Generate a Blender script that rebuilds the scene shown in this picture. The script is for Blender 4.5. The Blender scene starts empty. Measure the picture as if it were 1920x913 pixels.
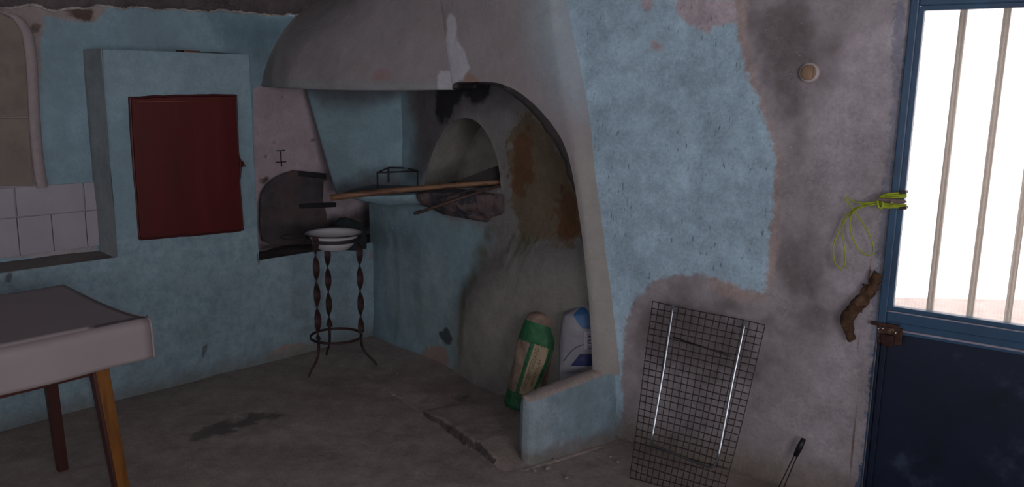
import bpy, math
import numpy as np
from mathutils import Matrix, Vector

# ------------------------------------------------------------------ camera
FPX, CX, CY, EYE = 1550., 960., 456.5, 1.5
_p = math.atan(300/1550.); _r = math.radians(0.9)
FW = np.array([0, math.cos(_p), -math.sin(_p)]); _rt = np.array([1., 0, 0]); _up = np.cross(_rt, FW)
RT = math.cos(_r)*_rt + math.sin(_r)*_up
UP = -math.sin(_r)*_rt + math.cos(_r)*_up
CAM = np.array([0, 0, EYE])
cam = bpy.data.cameras.new('camera'); camo = bpy.data.objects.new('camera', cam)
bpy.context.collection.objects.link(camo)
cam.sensor_width = 36; cam.lens = FPX/1920*36; cam.clip_start = .02
camo.matrix_world = Matrix([[RT[0], UP[0], -FW[0], CAM[0]], [RT[1], UP[1], -FW[1], CAM[1]],
                            [RT[2], UP[2], -FW[2], CAM[2]], [0, 0, 0, 1]])
SC = bpy.context.scene
SC.camera = camo
# ------------------------------------------------------------------ light and exposure
SC.view_settings.view_transform = 'Standard'; SC.view_settings.look = 'None'
SC.view_settings.gamma = 1; SC.view_settings.use_curve_mapping = False
SC.view_settings.exposure = 0.0
SKY = 8.6
SC.world = bpy.data.worlds.new('sky'); SC.world.use_nodes = True
_bg = SC.world.node_tree.nodes['Background']
_bg.inputs[0].default_value = (1.0, .965, 1.02, 1); _bg.inputs[1].default_value = SKY
FLASH = 30.0
def flash():
    L = bpy.data.lights.new('phone_flash', 'POINT'); L.energy = FLASH; L.color = (.97, .95, 1); L.shadow_soft_size = .006
    o = bpy.data.objects.new('phone_flash', L); SC.collection.objects.link(o)
    q = CAM + RT*.035 + UP*.012 - FW*.01
    o.location = q
flash()
SC.cycles.max_bounces = 8; SC.cycles.diffuse_bounces = 5; SC.cycles.transparent_max_bounces = 12
SC.cycles.use_denoising = True

# ------------------------------------------------------------------ maths
A_ = np.array
def ray(x, y): return FW + RT*(x-CX)/FPX - UP*(y-CY)/FPX
def Z(x, y, z=0.):
    d = ray(x, y); return CAM + d*((z-EYE)/d[2])
def PL(x, y, q, n):
    d = ray(x, y); return CAM + d*(np.dot(q-CAM, n)/np.dot(d, n))
def DY(x, y, Y):
    d = ray(x, y); return CAM + d*(Y/d[1])
def unit(v): v = A_(v, float); return v/np.linalg.norm(v)
UZ = A_([0, 0, 1.])
def resample(pts, n):
    p = A_(pts, float); s = np.r_[0, np.cumsum(np.linalg.norm(np.diff(p, axis=0), axis=1))]
    t = np.linspace(0, s[-1], n)
    return np.stack([np.interp(t, s, p[:, k]) for k in range(p.shape[1])], 1)
def smooth(pts, n, it=1):
    p = A_(pts, float)
    for _ in range(it):
        q = [p[0]]
        for a, b in zip(p[:-1], p[1:]): q += [a*.75+b*.25, a*.25+b*.75]
        q.append(p[-1]); p = A_(q)
    return resample(p, n)
def _h(i, j, k, s):
    n = (i*73856093) ^ (j*19349663) ^ (k*83492791) ^ (s*2654435)
    n = (n ^ (n >> 13))*1274126177
    return ((n ^ (n >> 16)) & 0xffff)/65535.
def vnoise(P, s=0):
    P = np.asarray(P, float); f = np.floor(P).astype(np.int64); t = P-f; t = t*t*(3-2*t)
    r = 0
    for a in (0, 1):
        for b in (0, 1):
            for c in (0, 1):
                w = (t[..., 0] if a else 1-t[..., 0])*(t[..., 1] if b else 1-t[..., 1])*(t[..., 2] if c else 1-t[..., 2])
                r = r + w*_h(f[..., 0]+a, f[..., 1]+b, f[..., 2]+c, s)
    return r*2-1
def fbm(P, freq, octv=3, s=0):
    r = 0; a = 1.
    for o in range(octv):
        r = r + a*vnoise(np.asarray(P)*freq*2**o, s+o); a *= .5
    return r
def sdpoly(uv, poly):
    x, y = uv[..., 0], uv[..., 1]; d = np.full(x.shape, 1e9); ins = np.zeros(x.shape, bool)
    n = len(poly)
    for i in range(n):
        ax, ay = poly[i]; bx, by = poly[(i+1) % n]
        ex, ey = bx-ax, by-ay; L = ex*ex+ey*ey+1e-12
        t = np.clip(((x-ax)*ex+(y-ay)*ey)/L, 0, 1)
        d = np.minimum(d, (x-ax-t*ex)**2+(y-ay-t*ey)**2)
        c = (ay > y) != (by > y)
        xi = ax+(y-ay)*ex/(ey if abs(ey) > 1e-9 else 1e-9)
        ins ^= c & (x < xi)
    d = np.sqrt(d); return np.where(ins, d, -d)

# ------------------------------------------------------------------ frames
_a = math.radians(43)
U = A_([math.sin(_a), math.cos(_a), 0]); N = A_([U[1], -U[0], 0])       # left wall: along, towards the room
FB = Z(480, 683)                                                        # front face of the left wall
BO = .215                                                                # recess depth
BB = FB - N*BO
W = unit([.823, -.568, 0]); NR = A_([W[1], -W[0], 0])                   # right wall
RB = Z(1160, 828)
O1 = PL(703, 636, FB, N)*A_([1, 1, 0]); WO = unit(Z(896, 706)-O1); WO[2] = 0; WO = unit(WO); NO = A_([WO[1], -WO[0], 0])   # oven wall
AR = A_([-.286, 3.775, 0])                                              # plan of the hood's arris
class Plane:
    def __init__(s, q, u, n, off=0): s.q = A_(q, float)+n*off; s.u = u; s.n = n
    def px(s, x, y): return PL(x, y, s.q, s.n)
    def uv(s, P): P = np.asarray(P); return np.stack([(P-s.q)@s.u, P[..., 2]], -1)
    def at(s, u, z, off=0):
        u = np.asarray(u, float); z = np.asarray(z, float)
        return s.q + u[..., None]*s.u + (z-s.q[2])[..., None]*UZ + np.asarray(off, float)[..., None]*s.n
    def poly(s, pts): return [tuple(s.uv(s.px(*p))) for p in pts]
PF, PB, PR, PO = Plane(FB, U, N), Plane(BB, U, N), Plane(RB, W, NR), Plane(O1, WO, NO)
PH = Plane(AR, W, NR)
for _P in (PF, PB, PR, PO, PH): _P.q[2] = 0

# ------------------------------------------------------------------ mesh builders
def srgb(h):
    h = h.lstrip('#'); c = [int(h[i:i+2], 16)/255 for i in (0, 2, 4)]
    return tuple(x/12.92 if x <= .04045 else ((x+.055)/1.055)**2.4 for x in c)
class MB:
    def __init__(s): s.v = []; s.f = []; s.n = 0; s.at = {}
    def _add(s, v, f, attrs=None):
        v = np.asarray(v, float).reshape(-1, 3)
        for k in set(s.at) | set(attrs or {}):
            if k not in s.at: s.at[k] = [np.full(s.n, -1.)] if s.n else []
            s.at[k].append(np.asarray((attrs or {}).get(k, np.full(len(v), -1.)), float).reshape(-1))
        s.v.append(v); s.f += [tuple(int(i)+s.n for i in q) for q in f]; s.n += len(v); return s
    def grid(s, P, attrs=None, flip=False, close=False):
        a, b = P.shape[:2]; f = []
        for i in range(a-(0 if close else 1)):
            i2 = (i+1) % a
            for j in range(b-1):
                q = (i*b+j, i2*b+j, i2*b+j+1, i*b+j+1); f.append(q[::-1] if flip else q)
        return s._add(P, f, attrs)
    def tube(s, pts, r, n=8, closed=False, caps=True, flat=None):
        p = A_(pts, float); m = len(p); r = np.broadcast_to(r, (m,))
        T = np.gradient(p, axis=0)
        if closed: T = np.roll(p, -1, 0)-np.roll(p, 1, 0)
        T /= np.linalg.norm(T, axis=1)[:, None]+1e-12
        ref = UZ if abs(T[0][2]) < .9 else A_([1., 0, 0])
        x = unit(np.cross(T[0], ref)); R = []
        for t in T:
            x = unit(x-t*np.dot(x, t)); R.append((x, np.cross(t, x)))
        a = np.arange(n)*2*math.pi/n; G = []
        for i in range(m):
            G.append(p[i]+r[i]*(np.cos(a)[:, None]*R[i][0]+np.sin(a)[:, None]*R[i][1]))
        f = []
        for i in range(m if closed else m-1):
            i2 = (i+1) % m
            for j in range(n): f.append((i*n+j, i*n+(j+1) % n, i2*n+(j+1) % n, i2*n+j))
        if caps and not closed: f.append(tuple(range(n))[::-1]); f.append(tuple((m-1)*n+k for k in range(n)))
        return s._add(A_(G), f)
    def hull(s, bot, top):
        """prism between two loops of the same length"""
        n = len(bot); f = [tuple(range(n))[::-1], tuple(range(n, 2*n))]
        f += [(i, (i+1) % n, n+(i+1) % n, n+i) for i in range(n)]
        return s._add(np.r_[A_(bot, float), A_(top, float)], f)
    def box(s, c, ax, ay, az, d):
        c = A_(c, float); ax, ay, az = [A_(k, float)*h/2 for k, h in zip((ax, ay, az), d)]
        b = [c-ax-ay-az, c+ax-ay-az, c+ax+ay-az, c-ax+ay-az]; return s.hull(b, [k+2*az for k in b])
    def lathe(s, c, prof, n=40, ax=UZ):
        a = np.arange(n)*2*math.pi/n; ax = unit(ax)
        x = unit(np.cross(ax, A_([.3, .9, .1]))); y = np.cross(ax, x)
        P = A_([[A_(c)+r*(math.cos(t)*x+math.sin(t)*y)+z*ax for r, z in prof] for t in a])
        return s.grid(P, close=True, flip=True)
def link(o, parent=None):
    SC.collection.objects.link(o)
    if parent is not None: o.parent = parent; o.matrix_parent_inverse = parent.matrix_world.inverted()
    return o
def build(name, mb, mat, parent=None, smooth_=True, bevel=0, origin=None, kind=None, label=None, cat=None, group=None):
    V = np.concatenate(mb.v); org = A_(origin if origin is not None else ((V.min(0)+V.max(0))/2 if parent is not None or cat else [0, 0, 0]), float)
    if parent is None and cat and origin is None: org[2] = V[:, 2].min()
    me = bpy.data.meshes.new(name); me.from_pydata((V-org).tolist(), [], mb.f); me.update()
    for k, a in mb.at.items():
        at = me.attributes.new(k, 'FLOAT', 'POINT'); at.data.foreach_set('value', np.concatenate(a).astype(np.float32))
    if smooth_: me.polygons.foreach_set('use_smooth', [True]*len(me.polygons))
    for k in mat.get('layers', '').split():
        if k not in mb.at: me.attributes.new(k, 'FLOAT', 'POINT').data.foreach_set('value', np.full(len(V), -1., np.float32))
    me.materials.append(mat)
    o = bpy.data.objects.new(name, me); link(o)
    o.location = org
    if parent is not None:
        o.parent = parent; o.location = org-A_(parent_loc(parent))
    if bevel:
        m = o.modifiers.new('bevel', 'BEVEL'); m.width = bevel; m.segments = 2; m.limit_method = 'ANGLE'
        m.angle_limit = math.radians(40)
    for k, v in (('kind', kind), ('label', label), ('category', cat), ('group', group)):
        if v: o[k] = v
    return o
def parent_loc(o):
    l = A_(o.location, float)
    while o.parent: o = o.parent; l = l+A_(o.location, float)
    return l
def empty(name, loc, label, cat, group=None):
    o = bpy.data.objects.new(name, None); o.empty_display_size = .05; SC.collection.objects.link(o)
    o.location = loc; o['label'] = label; o['category'] = cat
    if group: o['group'] = group
    return o

# ------------------------------------------------------------------ materials
class NT:
    def __init__(s, name):
        s.m = bpy.data.materials.new(name); s.m.use_nodes = True; s.t = s.m.node_tree; s.t.nodes.clear()
        s.out = s.n('ShaderNodeOutputMaterial'); s.b = s.n('ShaderNodeBsdfPrincipled'); s.l(s.b.outputs[0], s.out.inputs[0])
        s.geo = s.n('ShaderNodeNewGeometry'); s.pos = s.geo.outputs['Position']
    def n(s, k, **kw):
        o = s.t.nodes.new(k)
        for a, b in kw.items(): setattr(o, a, b)
        return o
    def l(s, a, b): s.t.links.new(a, b)
    def noise(s, sc, det=3, rough=.55, vec=None, stretch=None):
        v = vec or s.pos
        if stretch:
            m = s.n('ShaderNodeMapping'); m.inputs['Scale'].default_value = stretch; s.l(v, m.inputs[0]); v = m.outputs[0]
        o = s.n('ShaderNodeTexNoise'); o.inputs['Scale'].default_value = sc; o.inputs['Detail'].default_value = det
        o.inputs['Roughness'].default_value = rough; s.l(v, o.inputs['Vector']); return o.outputs['Fac']
    def math(s, op, a, b=None, clamp=False):
        o = s.n('ShaderNodeMath', operation=op); o.use_clamp = clamp
        for i, x in enumerate((a, b)):
            if x is None: continue
            if isinstance(x, (int, float)): o.inputs[i].default_value = x
            else: s.l(x, o.inputs[i])
        return o.outputs[0]
    def mr(s, x, a, b, c=0., d=1., st=True):
        o = s.n('ShaderNodeMapRange'); o.interpolation_type = 'SMOOTHSTEP' if st else 'LINEAR'
        s.l(x, o.inputs[0])
        for i, k in enumerate((a, b, c, d)): o.inputs[i+1].default_value = k
        return o.outputs[0]
    def mix(s, f, a, b, mode='MIX'):
        o = s.n('ShaderNodeMix', data_type='RGBA', blend_type=mode)
        for i, x in ((0, f), (6, a), (7, b)):
            if isinstance(x, (int, float)): o.inputs[i].default_value = x
            elif isinstance(x, tuple): o.inputs[i].default_value = (*x[:3], 1)
            else: s.l(x, o.inputs[i])
        return o.outputs[2]
    def attr(s, k):
        o = s.n('ShaderNodeAttribute'); o.attribute_name = k; return o.outputs['Fac']
    def bump(s, h, st=.3, dist=.01):
        o = s.n('ShaderNodeBump'); o.inputs['Strength'].default_value = st; o.inputs['Distance'].default_value = dist
        s.l(h, o.inputs['Height']); s.l(o.outputs[0], s.b.inputs['Normal'])
def plaster(name, base, layers=(), rough=.88, bump=.35, mottle=.16, streak=0., speck=0., speckcol='#5d6b76', bscale=45):
    """lime wash: base colour with cloudy variation, then layers (attr, colour, softness m, noise amp m, noise scale, opacity)"""
    t = NT(name); c = srgb(base)
    n1 = t.noise(2.6, 6, .68); n2 = t.noise(13, 6, .7); n3 = t.noise(80, 4, .7)
    v = t.math('ADD', t.math('MULTIPLY', n1, .38), t.math('ADD', t.math('MULTIPLY', n2, .36), t.math('MULTIPLY', n3, .26)))
    k = t.mr(v, .38, .62, 1-mottle*1.15, 1+mottle*1.15, False)
    col = t.mix(1.0, c, (1, 1, 1))
    ml = t.n('ShaderNodeVectorMath', operation='SCALE'); ml.inputs[0].default_value = c; t.l(k, ml.inputs['Scale'])
    hue = t.mr(t.noise(5, 5, .65), .38, .62, 0, .35); col = t.mix(hue, ml.outputs[0], tuple(x*y for x, y in zip(c, (.80, .76, .72))))
    for (a, hexc, soft, amp, sc, op) in layers:
        nn = t.noise(sc, 5, .65); d = t.math('ADD', t.attr(a), t.math('MULTIPLY', t.math('SUBTRACT', nn, .5), amp*2))
        f = t.math('MULTIPLY', t.mr(d, -soft, soft), op)
        m2 = t.n('ShaderNodeVectorMath', operation='SCALE'); m2.inputs[0].default_value = srgb(hexc); t.l(k, m2.inputs['Scale'])
        col = t.mix(f, col, m2.outputs[0])
    if streak:
        s_ = t.noise(9, 4, .6, stretch=(2.2, 2.2, .25)); col = t.mix(t.math('MULTIPLY', t.mr(s_, .55, .75), streak), col, tuple(x*1.35 for x in c))
    if speck:
        s_ = t.noise(105, 2, .5, stretch=(1, 1, .28)); g = t.noise(3, 3)
        f = t.math('MULTIPLY', t.mr(s_, .65, .72), t.math('MULTIPLY', t.math('MULTIPLY', t.mr(g, .35, .5), t.mr(t.attr('blue'), -.02, .03)), speck)); col = t.mix(f, col, srgb(speckcol))
        s_ = t.noise(120, 2, .5); col = t.mix(t.math('MULTIPLY', t.mr(s_, .68, .76), speck*.35), col, srgb('#d8dde0'))
    t.l(col, t.b.inputs['Base Color']); t.b.inputs['Roughness'].default_value = rough
    t.b.inputs['Specular IOR Level'].default_value = .25
    h = t.math('ADD', t.noise(bscale, 7, .72), t.math('MULTIPLY', t.noise(9, 3), 1.5))
    t.bump(h, bump, .012)
    t.m['layers'] = ' '.join(l_[0] for l_ in layers)
    return t.m
def simple(name, hexc, rough=.6, metal=0., var=.15, vs=30, bump=0., bs=60, second=None, thr=(.5, .62), stretch=None, spec=.4):
    t = NT(name); c = srgb(hexc)
    n1 = t.noise(vs, 4, .6, stretch=stretch); k = t.mr(n1, .3, .7, 1-var, 1+var, False)
    ml = t.n('ShaderNodeVectorMath', operation='SCALE'); ml.inputs[0].default_value = c; t.l(k, ml.inputs['Scale']); col = ml.outputs[0]
    if second: col = t.mix(t.mr(t.noise(vs*.6, 5, .65, stretch=stretch), *thr), col, srgb(second))
    t.l(col, t.b.inputs['Base Color']); t.b.inputs['Roughness'].default_value = rough; t.b.inputs['Metallic'].default_value = metal
    t.b.inputs['Specular IOR Level'].default_value = spec
    if bump: t.bump(t.noise(bs, 4), bump, .004)
    return t.m
BLUE, BLUE2, CEM, PINK = '#7f97a2', '#7d9298', '#85807f', '#a59290'

# ------------------------------------------------------------------ setting: floor
def mask(P, plane, pts): return sdpoly(plane.uv(P), plane.poly(pts))
def fl(pts): return [tuple(Z(*p)[:2]) for p in pts]
def gridpts(u0, u1, v0, v1, st):
    nu = max(2, int(abs(u1-u0)/st)+1); nv = max(2, int(abs(v1-v0)/st)+1)
    return np.meshgrid(np.linspace(u0, u1, nu), np.linspace(v0, v1, nv), indexing='ij')
x, y = gridpts(-2.6, 2.3, 1.6, 5.4, .022)
z = .006*fbm(np.stack([x, y, x*0], -1), 2.5, 3)
P = np.stack([x, y, z-.004], -1); uv = P[..., :2]
mb = MB()
fa = {'f_dark': np.maximum(sdpoly(uv, fl([(350, 812), (420, 790), (500, 770), (520, 782), (440, 806), (380, 826)])),
                           sdpoly(uv, fl([(855, 742), (880, 735), (885, 745), (865, 750)]))),
      'f_light': sdpoly(uv, fl([(380, 800), (700, 700), (1000, 900), (1300, 860), (1500, 1000), (300, 1000)])),
      'f_brown': np.maximum(sdpoly(uv, fl([(470, 750), (600, 700), (800, 690), (930, 720), (900, 760), (640, 760)])),
                            sdpoly(uv, fl([(0, 800), (200, 750), (350, 760), (250, 860), (0, 880)])))}
mb.grid(P, {k: v.ravel() for k, v in fa.items()})
for (a0, a1, b0, b1) in ((-5, 5, -3, 6), ):
    x, y = gridpts(a0, a1, b0, b1, .4); mb.grid(np.stack([x, y, x*0-.028], -1))
M_floor = plaster('concrete_floor', '#998d88', [('f_light', '#a1948e', .25, .12, 3, .8), ('f_brown', '#8b7d77', .12, .1, 5, .6),
                  ('f_dark', '#4d494a', .03, .12, 12, .75), ('f_crack', '#453c3a', .004, .006, 30, .8)], mottle=.3, bump=.5, rough=.85, bscale=60)
build('floor', mb, M_floor, kind='structure')

# ------------------------------------------------------------------ setting: left wall
SILL, LEDGE = .685, .565
def edge_noise(P, a, f=6, s=3): return P + fbm(P, f, 2, s)[..., None]*a
uL, uB0, uB1 = -4.3, float(PF.uv(PF.px(204, 280))[0]), float(PF.uv(PF.px(476, 290))[0])
uC = float(PF.uv(O1)[0])                                   # corner with the oven wall
mb = MB()
def f_attrs(P):
    return {'pinkchip': np.maximum(mask(P, PF, [(495, 672), (520, 650), (560, 643), (600, 648), (605, 660), (560, 675)]),
                                   mask(P, PF, [(693, 474), (700, 472), (702, 484), (694, 486)])).ravel(),
            'pale': np.maximum(mask(P, PF, [(490, 480), (600, 480), (700, 520), (700, 640), (560, 640), (500, 560)]),
                               mask(P, PF, [(195, 96), (470, 106), (470, 200), (200, 200)])).ravel(),
            'grime': (.05-P[..., 2]).ravel(), 'effl': np.minimum(.75-P[..., 2], .02).ravel(),
            'flaw': np.maximum.reduce([mask(P, PF, [(378, 650), (388, 640), (386, 668), (378, 672)]), mask(P, PF, [(500, 445), (480, 478), (484, 500)]) ,
                                       mask(P, PF, [(8, 512), (22, 508), (24, 528), (8, 532)])]).ravel()}
def fwall(u0, u1, z0, z1, st=.022):
    u, z = gridpts(u0, u1, z0, z1, st)
    off = .010*fbm(PF.at(u, z), 2.2, 3, 1); P = PF.at(u, z, off); mb.grid(P, f_attrs(P))
fwall(uL, uB0-1.2, -.05, SILL, .2); fwall(uB0-1.2, uB0, -.05, SILL); fwall(uB0, uB1, -.05, 1.622); fwall(uB1, uC+.04, -.05, LEDGE)
def side(u, z0, z1, o0, o1, st=.03, attrs=None, uo=0, lean=0):
    o, z = gridpts(o0, o1, z0, z1, st); P = PF.at(o*0+u+uo*o, z, 0)+o[..., None]*N
    P = P+fbm(P, 5, 2, 4)[..., None]*U*.004; a = {'greyside': np.full(P.shape[0]*P.shape[1], attrs or -1.)}; mb.grid(P, a, flip=u < 0)
side(uB0, SILL-.01, 1.622, -BO, .004, attrs=1.)
side(uB1, LEDGE-.01, 1.622, -BO, .004)
def top(u0, u1, z, st=.03, key='sill'):
    u, o = gridpts(u0, u1, -BO, .004, st); P = PF.at(u, u*0+z)+o[..., None]*N; P = P + UZ*(fbm(P, 4, 3, 5)*.008*np.clip(-o/.06, 0, 1)-.001)[..., None]
    mb.grid(P, {key: np.ones(P.shape[0]*P.shape[1])})
top(uL, uB0, SILL); top(uB0, uB1, 1.622, key='greyside'); 
u, o = gridpts(uB1, uC+.55, -BO-.02, .004, .03)
P = PF.at(u, u*0+LEDGE)+o[..., None]*N; lim = ((P-O1)@NO) > -.6; P = P+UZ*(fbm(P, 5, 3, 5)*.012*np.clip(-o/.06, 0, 1)-.001)[..., None]
mb.grid(P[:int(P.shape[0]*1.0)], {'sill': np.ones(P.shape[0]*P.shape[1]), 'ledge': np.ones(P.shape[0]*P.shape[1])})
# recessed upper plane
uE = float(PB.uv(PB.px(722, 430))[0])
u, z = gridpts(-2.6, uE+.1, .5, 1.95, .02); P = PB.at(u, z, .008*fbm(PB.at(u, z), 2.5, 3, 8))
mk = lambda *polys: np.maximum.reduce([mask(P, PB, q) for q in polys]).ravel()
mb.grid(P, {'pinkwall': mk([(474, 163), (640, 150), (760, 300), (760, 480), (470, 500), (474, 300)]),
            'bareplaster': mk([(-200, -80), (75, -80), (82, 40), (75, 90), (72, 200), (78, 300), (90, 350), (-200, 350)],
                              [(75, -80), (75, 28), (110, 34), (150, 44), (180, 38), (200, 18), (200, -80)]),
            'brownhole': mk([(118, 22), (150, 12), (176, 20), (172, 38), (160, 40), (140, 34)], [(55, 45), (74, 45), (76, 60), (58, 62)],
                            [(485, 335), (505, 330), (500, 342), (488, 344)], [(506, 268), (513, 266), (512, 273)], [(497, 163), (506, 164), (500, 168)], [(524, 178), (531, 182), (527, 185)], [(552, 164), (560, 166), (556, 169)], [(582, 262), (592, 262), (590, 266)], [(492, 290), (500, 289), (497, 296)]),
            'sootstain': mk([(560, 440), (690, 385), (722, 385), (725, 460), (700, 462), (690, 430), (640, 450)], [(484, 455), (640, 440), (640, 470), (484, 475)]),
            'darkteal': mk([(400, 30), (600, 25), (560, 90), (490, 110), (440, 100)]),  # darker teal patch high up between the vault and the hood
            'tilebed': mk([(-200, 348), (176, 346), (180, 480), (-200, 490)])})
for (u0, u1) in ((uL, -2.6), ):
    u, z = gridpts(u0, u1, .5, 1.95, .2); mb.grid(PB.at(u, z))
M_left = plaster('left_wall_limewash', BLUE, [
    ('pale', '#8ca1ab', .2, .15, 3, .7), ('darkteal', '#56727a', .1, .1, 6, .7), ('pinkwall', '#a4969b', .006, .004, 12, 1), ('bareplaster', '#8e8380', .012, .03, 12, 1),
    ('effl', '#9fb0b4', .05, .25, 26, .22), ('tilebed', '#9a9598', .004, .004, 10, 1), ('brownhole', '#4a3a30', .01, .02, 30, .9), ('sootstain', '#352c2a', .04, .04, 14, .85),
    ('pinkchip', '#9b8780', .008, .03, 18, .95), ('grime', '#6f7474', .05, .05, 8, .8), ('flaw', '#4c5054', .004, .006, 60, .8),
    ('greyside', '#7d8284', .3, .05, 6, .9), ('sill', '#746e6a', .1, .05, 8, .95), ('ledge', '#4b4341', .3, .4, 9, .7)], mottle=.2)
wall_left = build('wall_left', mb, M_left, kind='structure')

# tiles of the left niche: a rough ring of white glazed tiles, joints open
M_tile = simple('white_glazed_tile', '#9d979f', .25, var=.06, vs=8, bump=.05)
tp = Plane(BB, U, N, .012); tp.q[2] = 0
us = [float(tp.uv(tp.px(px_, 430))[0]) for px_ in (-102, -35, 33, 98, 162, 228)]
zr = [float(tp.uv(tp.px(100, py))[1]) for py in (472, 401, 346)]
for r in range(2):
    for i in range(5):
        a, b = us[i]+.002+(.004 if r else 0), us[i+1]-.002
        if r and i % 2: continue
        if r: b = us[min(i+2, 5)]-.002
        lo, hi = zr[r]+.002, zr[r+1]-.002
        b_ = [tp.at(a, lo, -.009), tp.at(b, lo, -.009), tp.at(b, hi, -.009), tp.at(a, hi, -.009)]
        j = .0015*math.sin(i*7+r*3)
        m = MB().hull(b_, [q+N*(.010+j) for q in b_]); build('tile', m, M_tile, wall_left, False, .0015)
# beige slabs with a rounded shoulder
M_slab = simple('beige_stone_slab', '#746960', .6, var=.12, vs=6, second='#6b5f56', bump=.1)
for pts in ([(-160, 222), (53, 221), (61, 348), (-160, 350)], [(-160, 20), (0, 26), (24, 36), (38, 58), (46, 100), (50, 160), (53, 218), (-160, 219)]):
    q = [tp.px(*p) for p in pts][::-1]; m = MB().hull([k-N*.005 for k in q], [k+N*.008 for k in q])
    build('stone_slab', m, M_slab, wall_left, False, .003)
# raised pinkish plaster band round the slabs
M_band = simple('pink_plaster_band', '#8f8384', .85, var=.1, bump=.3)
c1 = smooth([(0, 22), (32, 32), (50, 60), (58, 110), (62, 200), (68, 290), (78, 352)], 30, 2)
m = MB(); G = []
for (cx_, cy_) in c1:
    q = tp.px(cx_, cy_); G.append([q-U*.022, q-U*.014+N*.018, q+U*.014+N*.02, q+U*.03-N*.008])
m.grid(A_(G)); build('plaster_band', m, M_band, wall_left)

# ------------------------------------------------------------------ ceiling: rough vault foot over the left wall
mb = MB()
g_u = np.linspace(-4.2, 1.6, 300); rows = []
zz = np.interp(g_u, [-2.5, -1.4, -.3, .1, .5], [1.745, 1.75, 1.81, 1.825, 1.85])
prof = [(0.002, .012), (.018, .0), (.03, .012), (.05, .05), (.08, .12), (.13, .2), (.22, .3), (.4, .4), (.7, .48), (1.2, .54)]
prof = resample(prof, 46)
for i, (o, h) in enumerate(prof):
    p = PB.at(g_u, zz+h, o)
    lip = (fbm(np.stack([g_u*1., g_u*0, g_u*0], -1), 9, 4, 2)*.014)*math.exp(-h*6)
    p[:, 2] += lip; rows.append(p)
P = np.stack(rows, 1); nz = fbm(P*A_([1, 1, 1.6]), 7, 5, 9); P = P+(nz*.03*np.clip(np.arange(46)/5., 0, 1))[..., None]*unit(N*.6-UZ)
lipa = np.broadcast_to(.034-np.r_[0, np.cumsum(np.linalg.norm(np.diff(prof, axis=0), axis=1))], P.shape[:2])
_lp = smooth([(489, 160), (495, 130), (508, 95), (527, 62), (552, 30), (584, 0), (625, -35), (690, -80), (760, -130)], 60, 2)
_lq = A_([PB.px(*p) for p in _lp]); _h0 = _lq[0]*A_([1, 1, 0]); _hd = unit(AR-_h0); _c = ((_lq-_lq[0])@U)
_M = np.linalg.inv(np.stack([_hd[:2], U[:2]], 1)); _ac = (P[..., :2]-_h0[:2])@_M.T
beyond = _ac[..., 1] > np.interp(P[..., 2], _lq[:, 2], _c)*(1-.0*_ac[..., 0])+.03
a_n, b_n = P.shape[:2]
fk = [(i*b_n+j, i*b_n+j+1, (i+1)*b_n+j+1, (i+1)*b_n+j) for i in range(a_n-1) for j in range(b_n-1) if not (beyond[i, j] and beyond[i+1, j+1])]
mb._add(P, fk, {'lip': lipa.ravel()})
ceil_pts = [PB.at(-4.2, 0, 1.15)[:2], PB.at(1.6, 0, 1.15)[:2]]
x, y = gridpts(-5, 5, -3, 6.5, .25); zc = 2.38+.03*fbm(np.stack([x, y, x*0], -1), 1.2, 3)
Pc = np.stack([x, y, zc], -1); ok = (((Pc-PR.q)@NR) > -.3); n1, n2 = x.shape
mb._add(Pc, [(i*n2+j, (i+1)*n2+j, (i+1)*n2+j+1, i*n2+j+1) for i in range(n1-1) for j in range(n2-1) if ok[i, j] and ok[i+1, j+1] and ok[i+1, j]])
M_ceil = plaster('bare_rock_vault', '#5f5759', [('lip', '#cfc3be', .004, .012, 30, .95)], mottle=.45, bump=1.0, bscale=30)
build('ceiling', mb, M_ceil, kind='structure')

# ------------------------------------------------------------------ oven wall (back)
arch_px = [(792, 352), (797, 330), (806, 298), (820, 262), (838, 236), (856, 224), (872, 220), (890, 225), (906, 240), (920, 265), (930, 292), (936, 322), (938, 352)]
AS = resample(smooth([PO.uv(PO.px(*p)) for p in arch_px], 60, 2), 70)
sill = resample([AS[-1], AS[0]], 26)[1:-1]
loop = np.r_[AS, sill]
ctr = loop.mean(0)
s0, s1, z0, z1 = -.03, float(PO.uv(PO.px(1150, 500))[0]), -.05, 2.35
RAD = 90
ts = np.linspace(0, 1, RAD)**1.25
outer = []
for p in loop:
    d = p-ctr; d = d/np.linalg.norm(d); k = 1e9
    for c, lo, hi in ((0, s0, s1), (1, z0, z1)):
        if d[c] > 1e-6: k = min(k, (hi-ctr[c])/d[c])
        elif d[c] < -1e-6: k = min(k, (lo-ctr[c])/d[c])
    outer.append(ctr+d*k)
outer = A_(outer)
# keep the rectangle's corners
for cnr in ((s0, z0), (s1, z0), (s0, z1), (s1, z1)):
    outer[np.argmin(np.linalg.norm(outer-A_(cnr), axis=1))] = cnr
Q = loop[:, None, :]*(1-ts)[None, :, None]+outer[:, None, :]*ts[None, :, None]
def o_off(Q):
    P = PO.at(Q[..., 0], Q[..., 1]); off = .012*fbm(P, 2.5, 3, 12)
    # lower plaster buttress
    bp = PO.poly([(872, 800), (868, 640), (876, 560), (900, 520), (960, 470), (1130, 440), (1200, 440), (1200, 800)])
    sd = sdpoly(Q, bp); off = off+.075*np.clip(sd/.11+.15, 0, 1)**.6*(sd > -.0165)
    off = off+.03*np.clip((.1-np.abs(Q[..., 1]*0+sd-.25))/.1, 0, 1)*0
    # ramped footing
    off = off+.02*np.clip((.12-Q[..., 1])/.12, 0, 1)
    return off
off = o_off(Q); jamb = np.clip(1-(ts[None]*np.linalg.norm(outer-loop, axis=1)[:, None])/.03, 0, 1)
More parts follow.
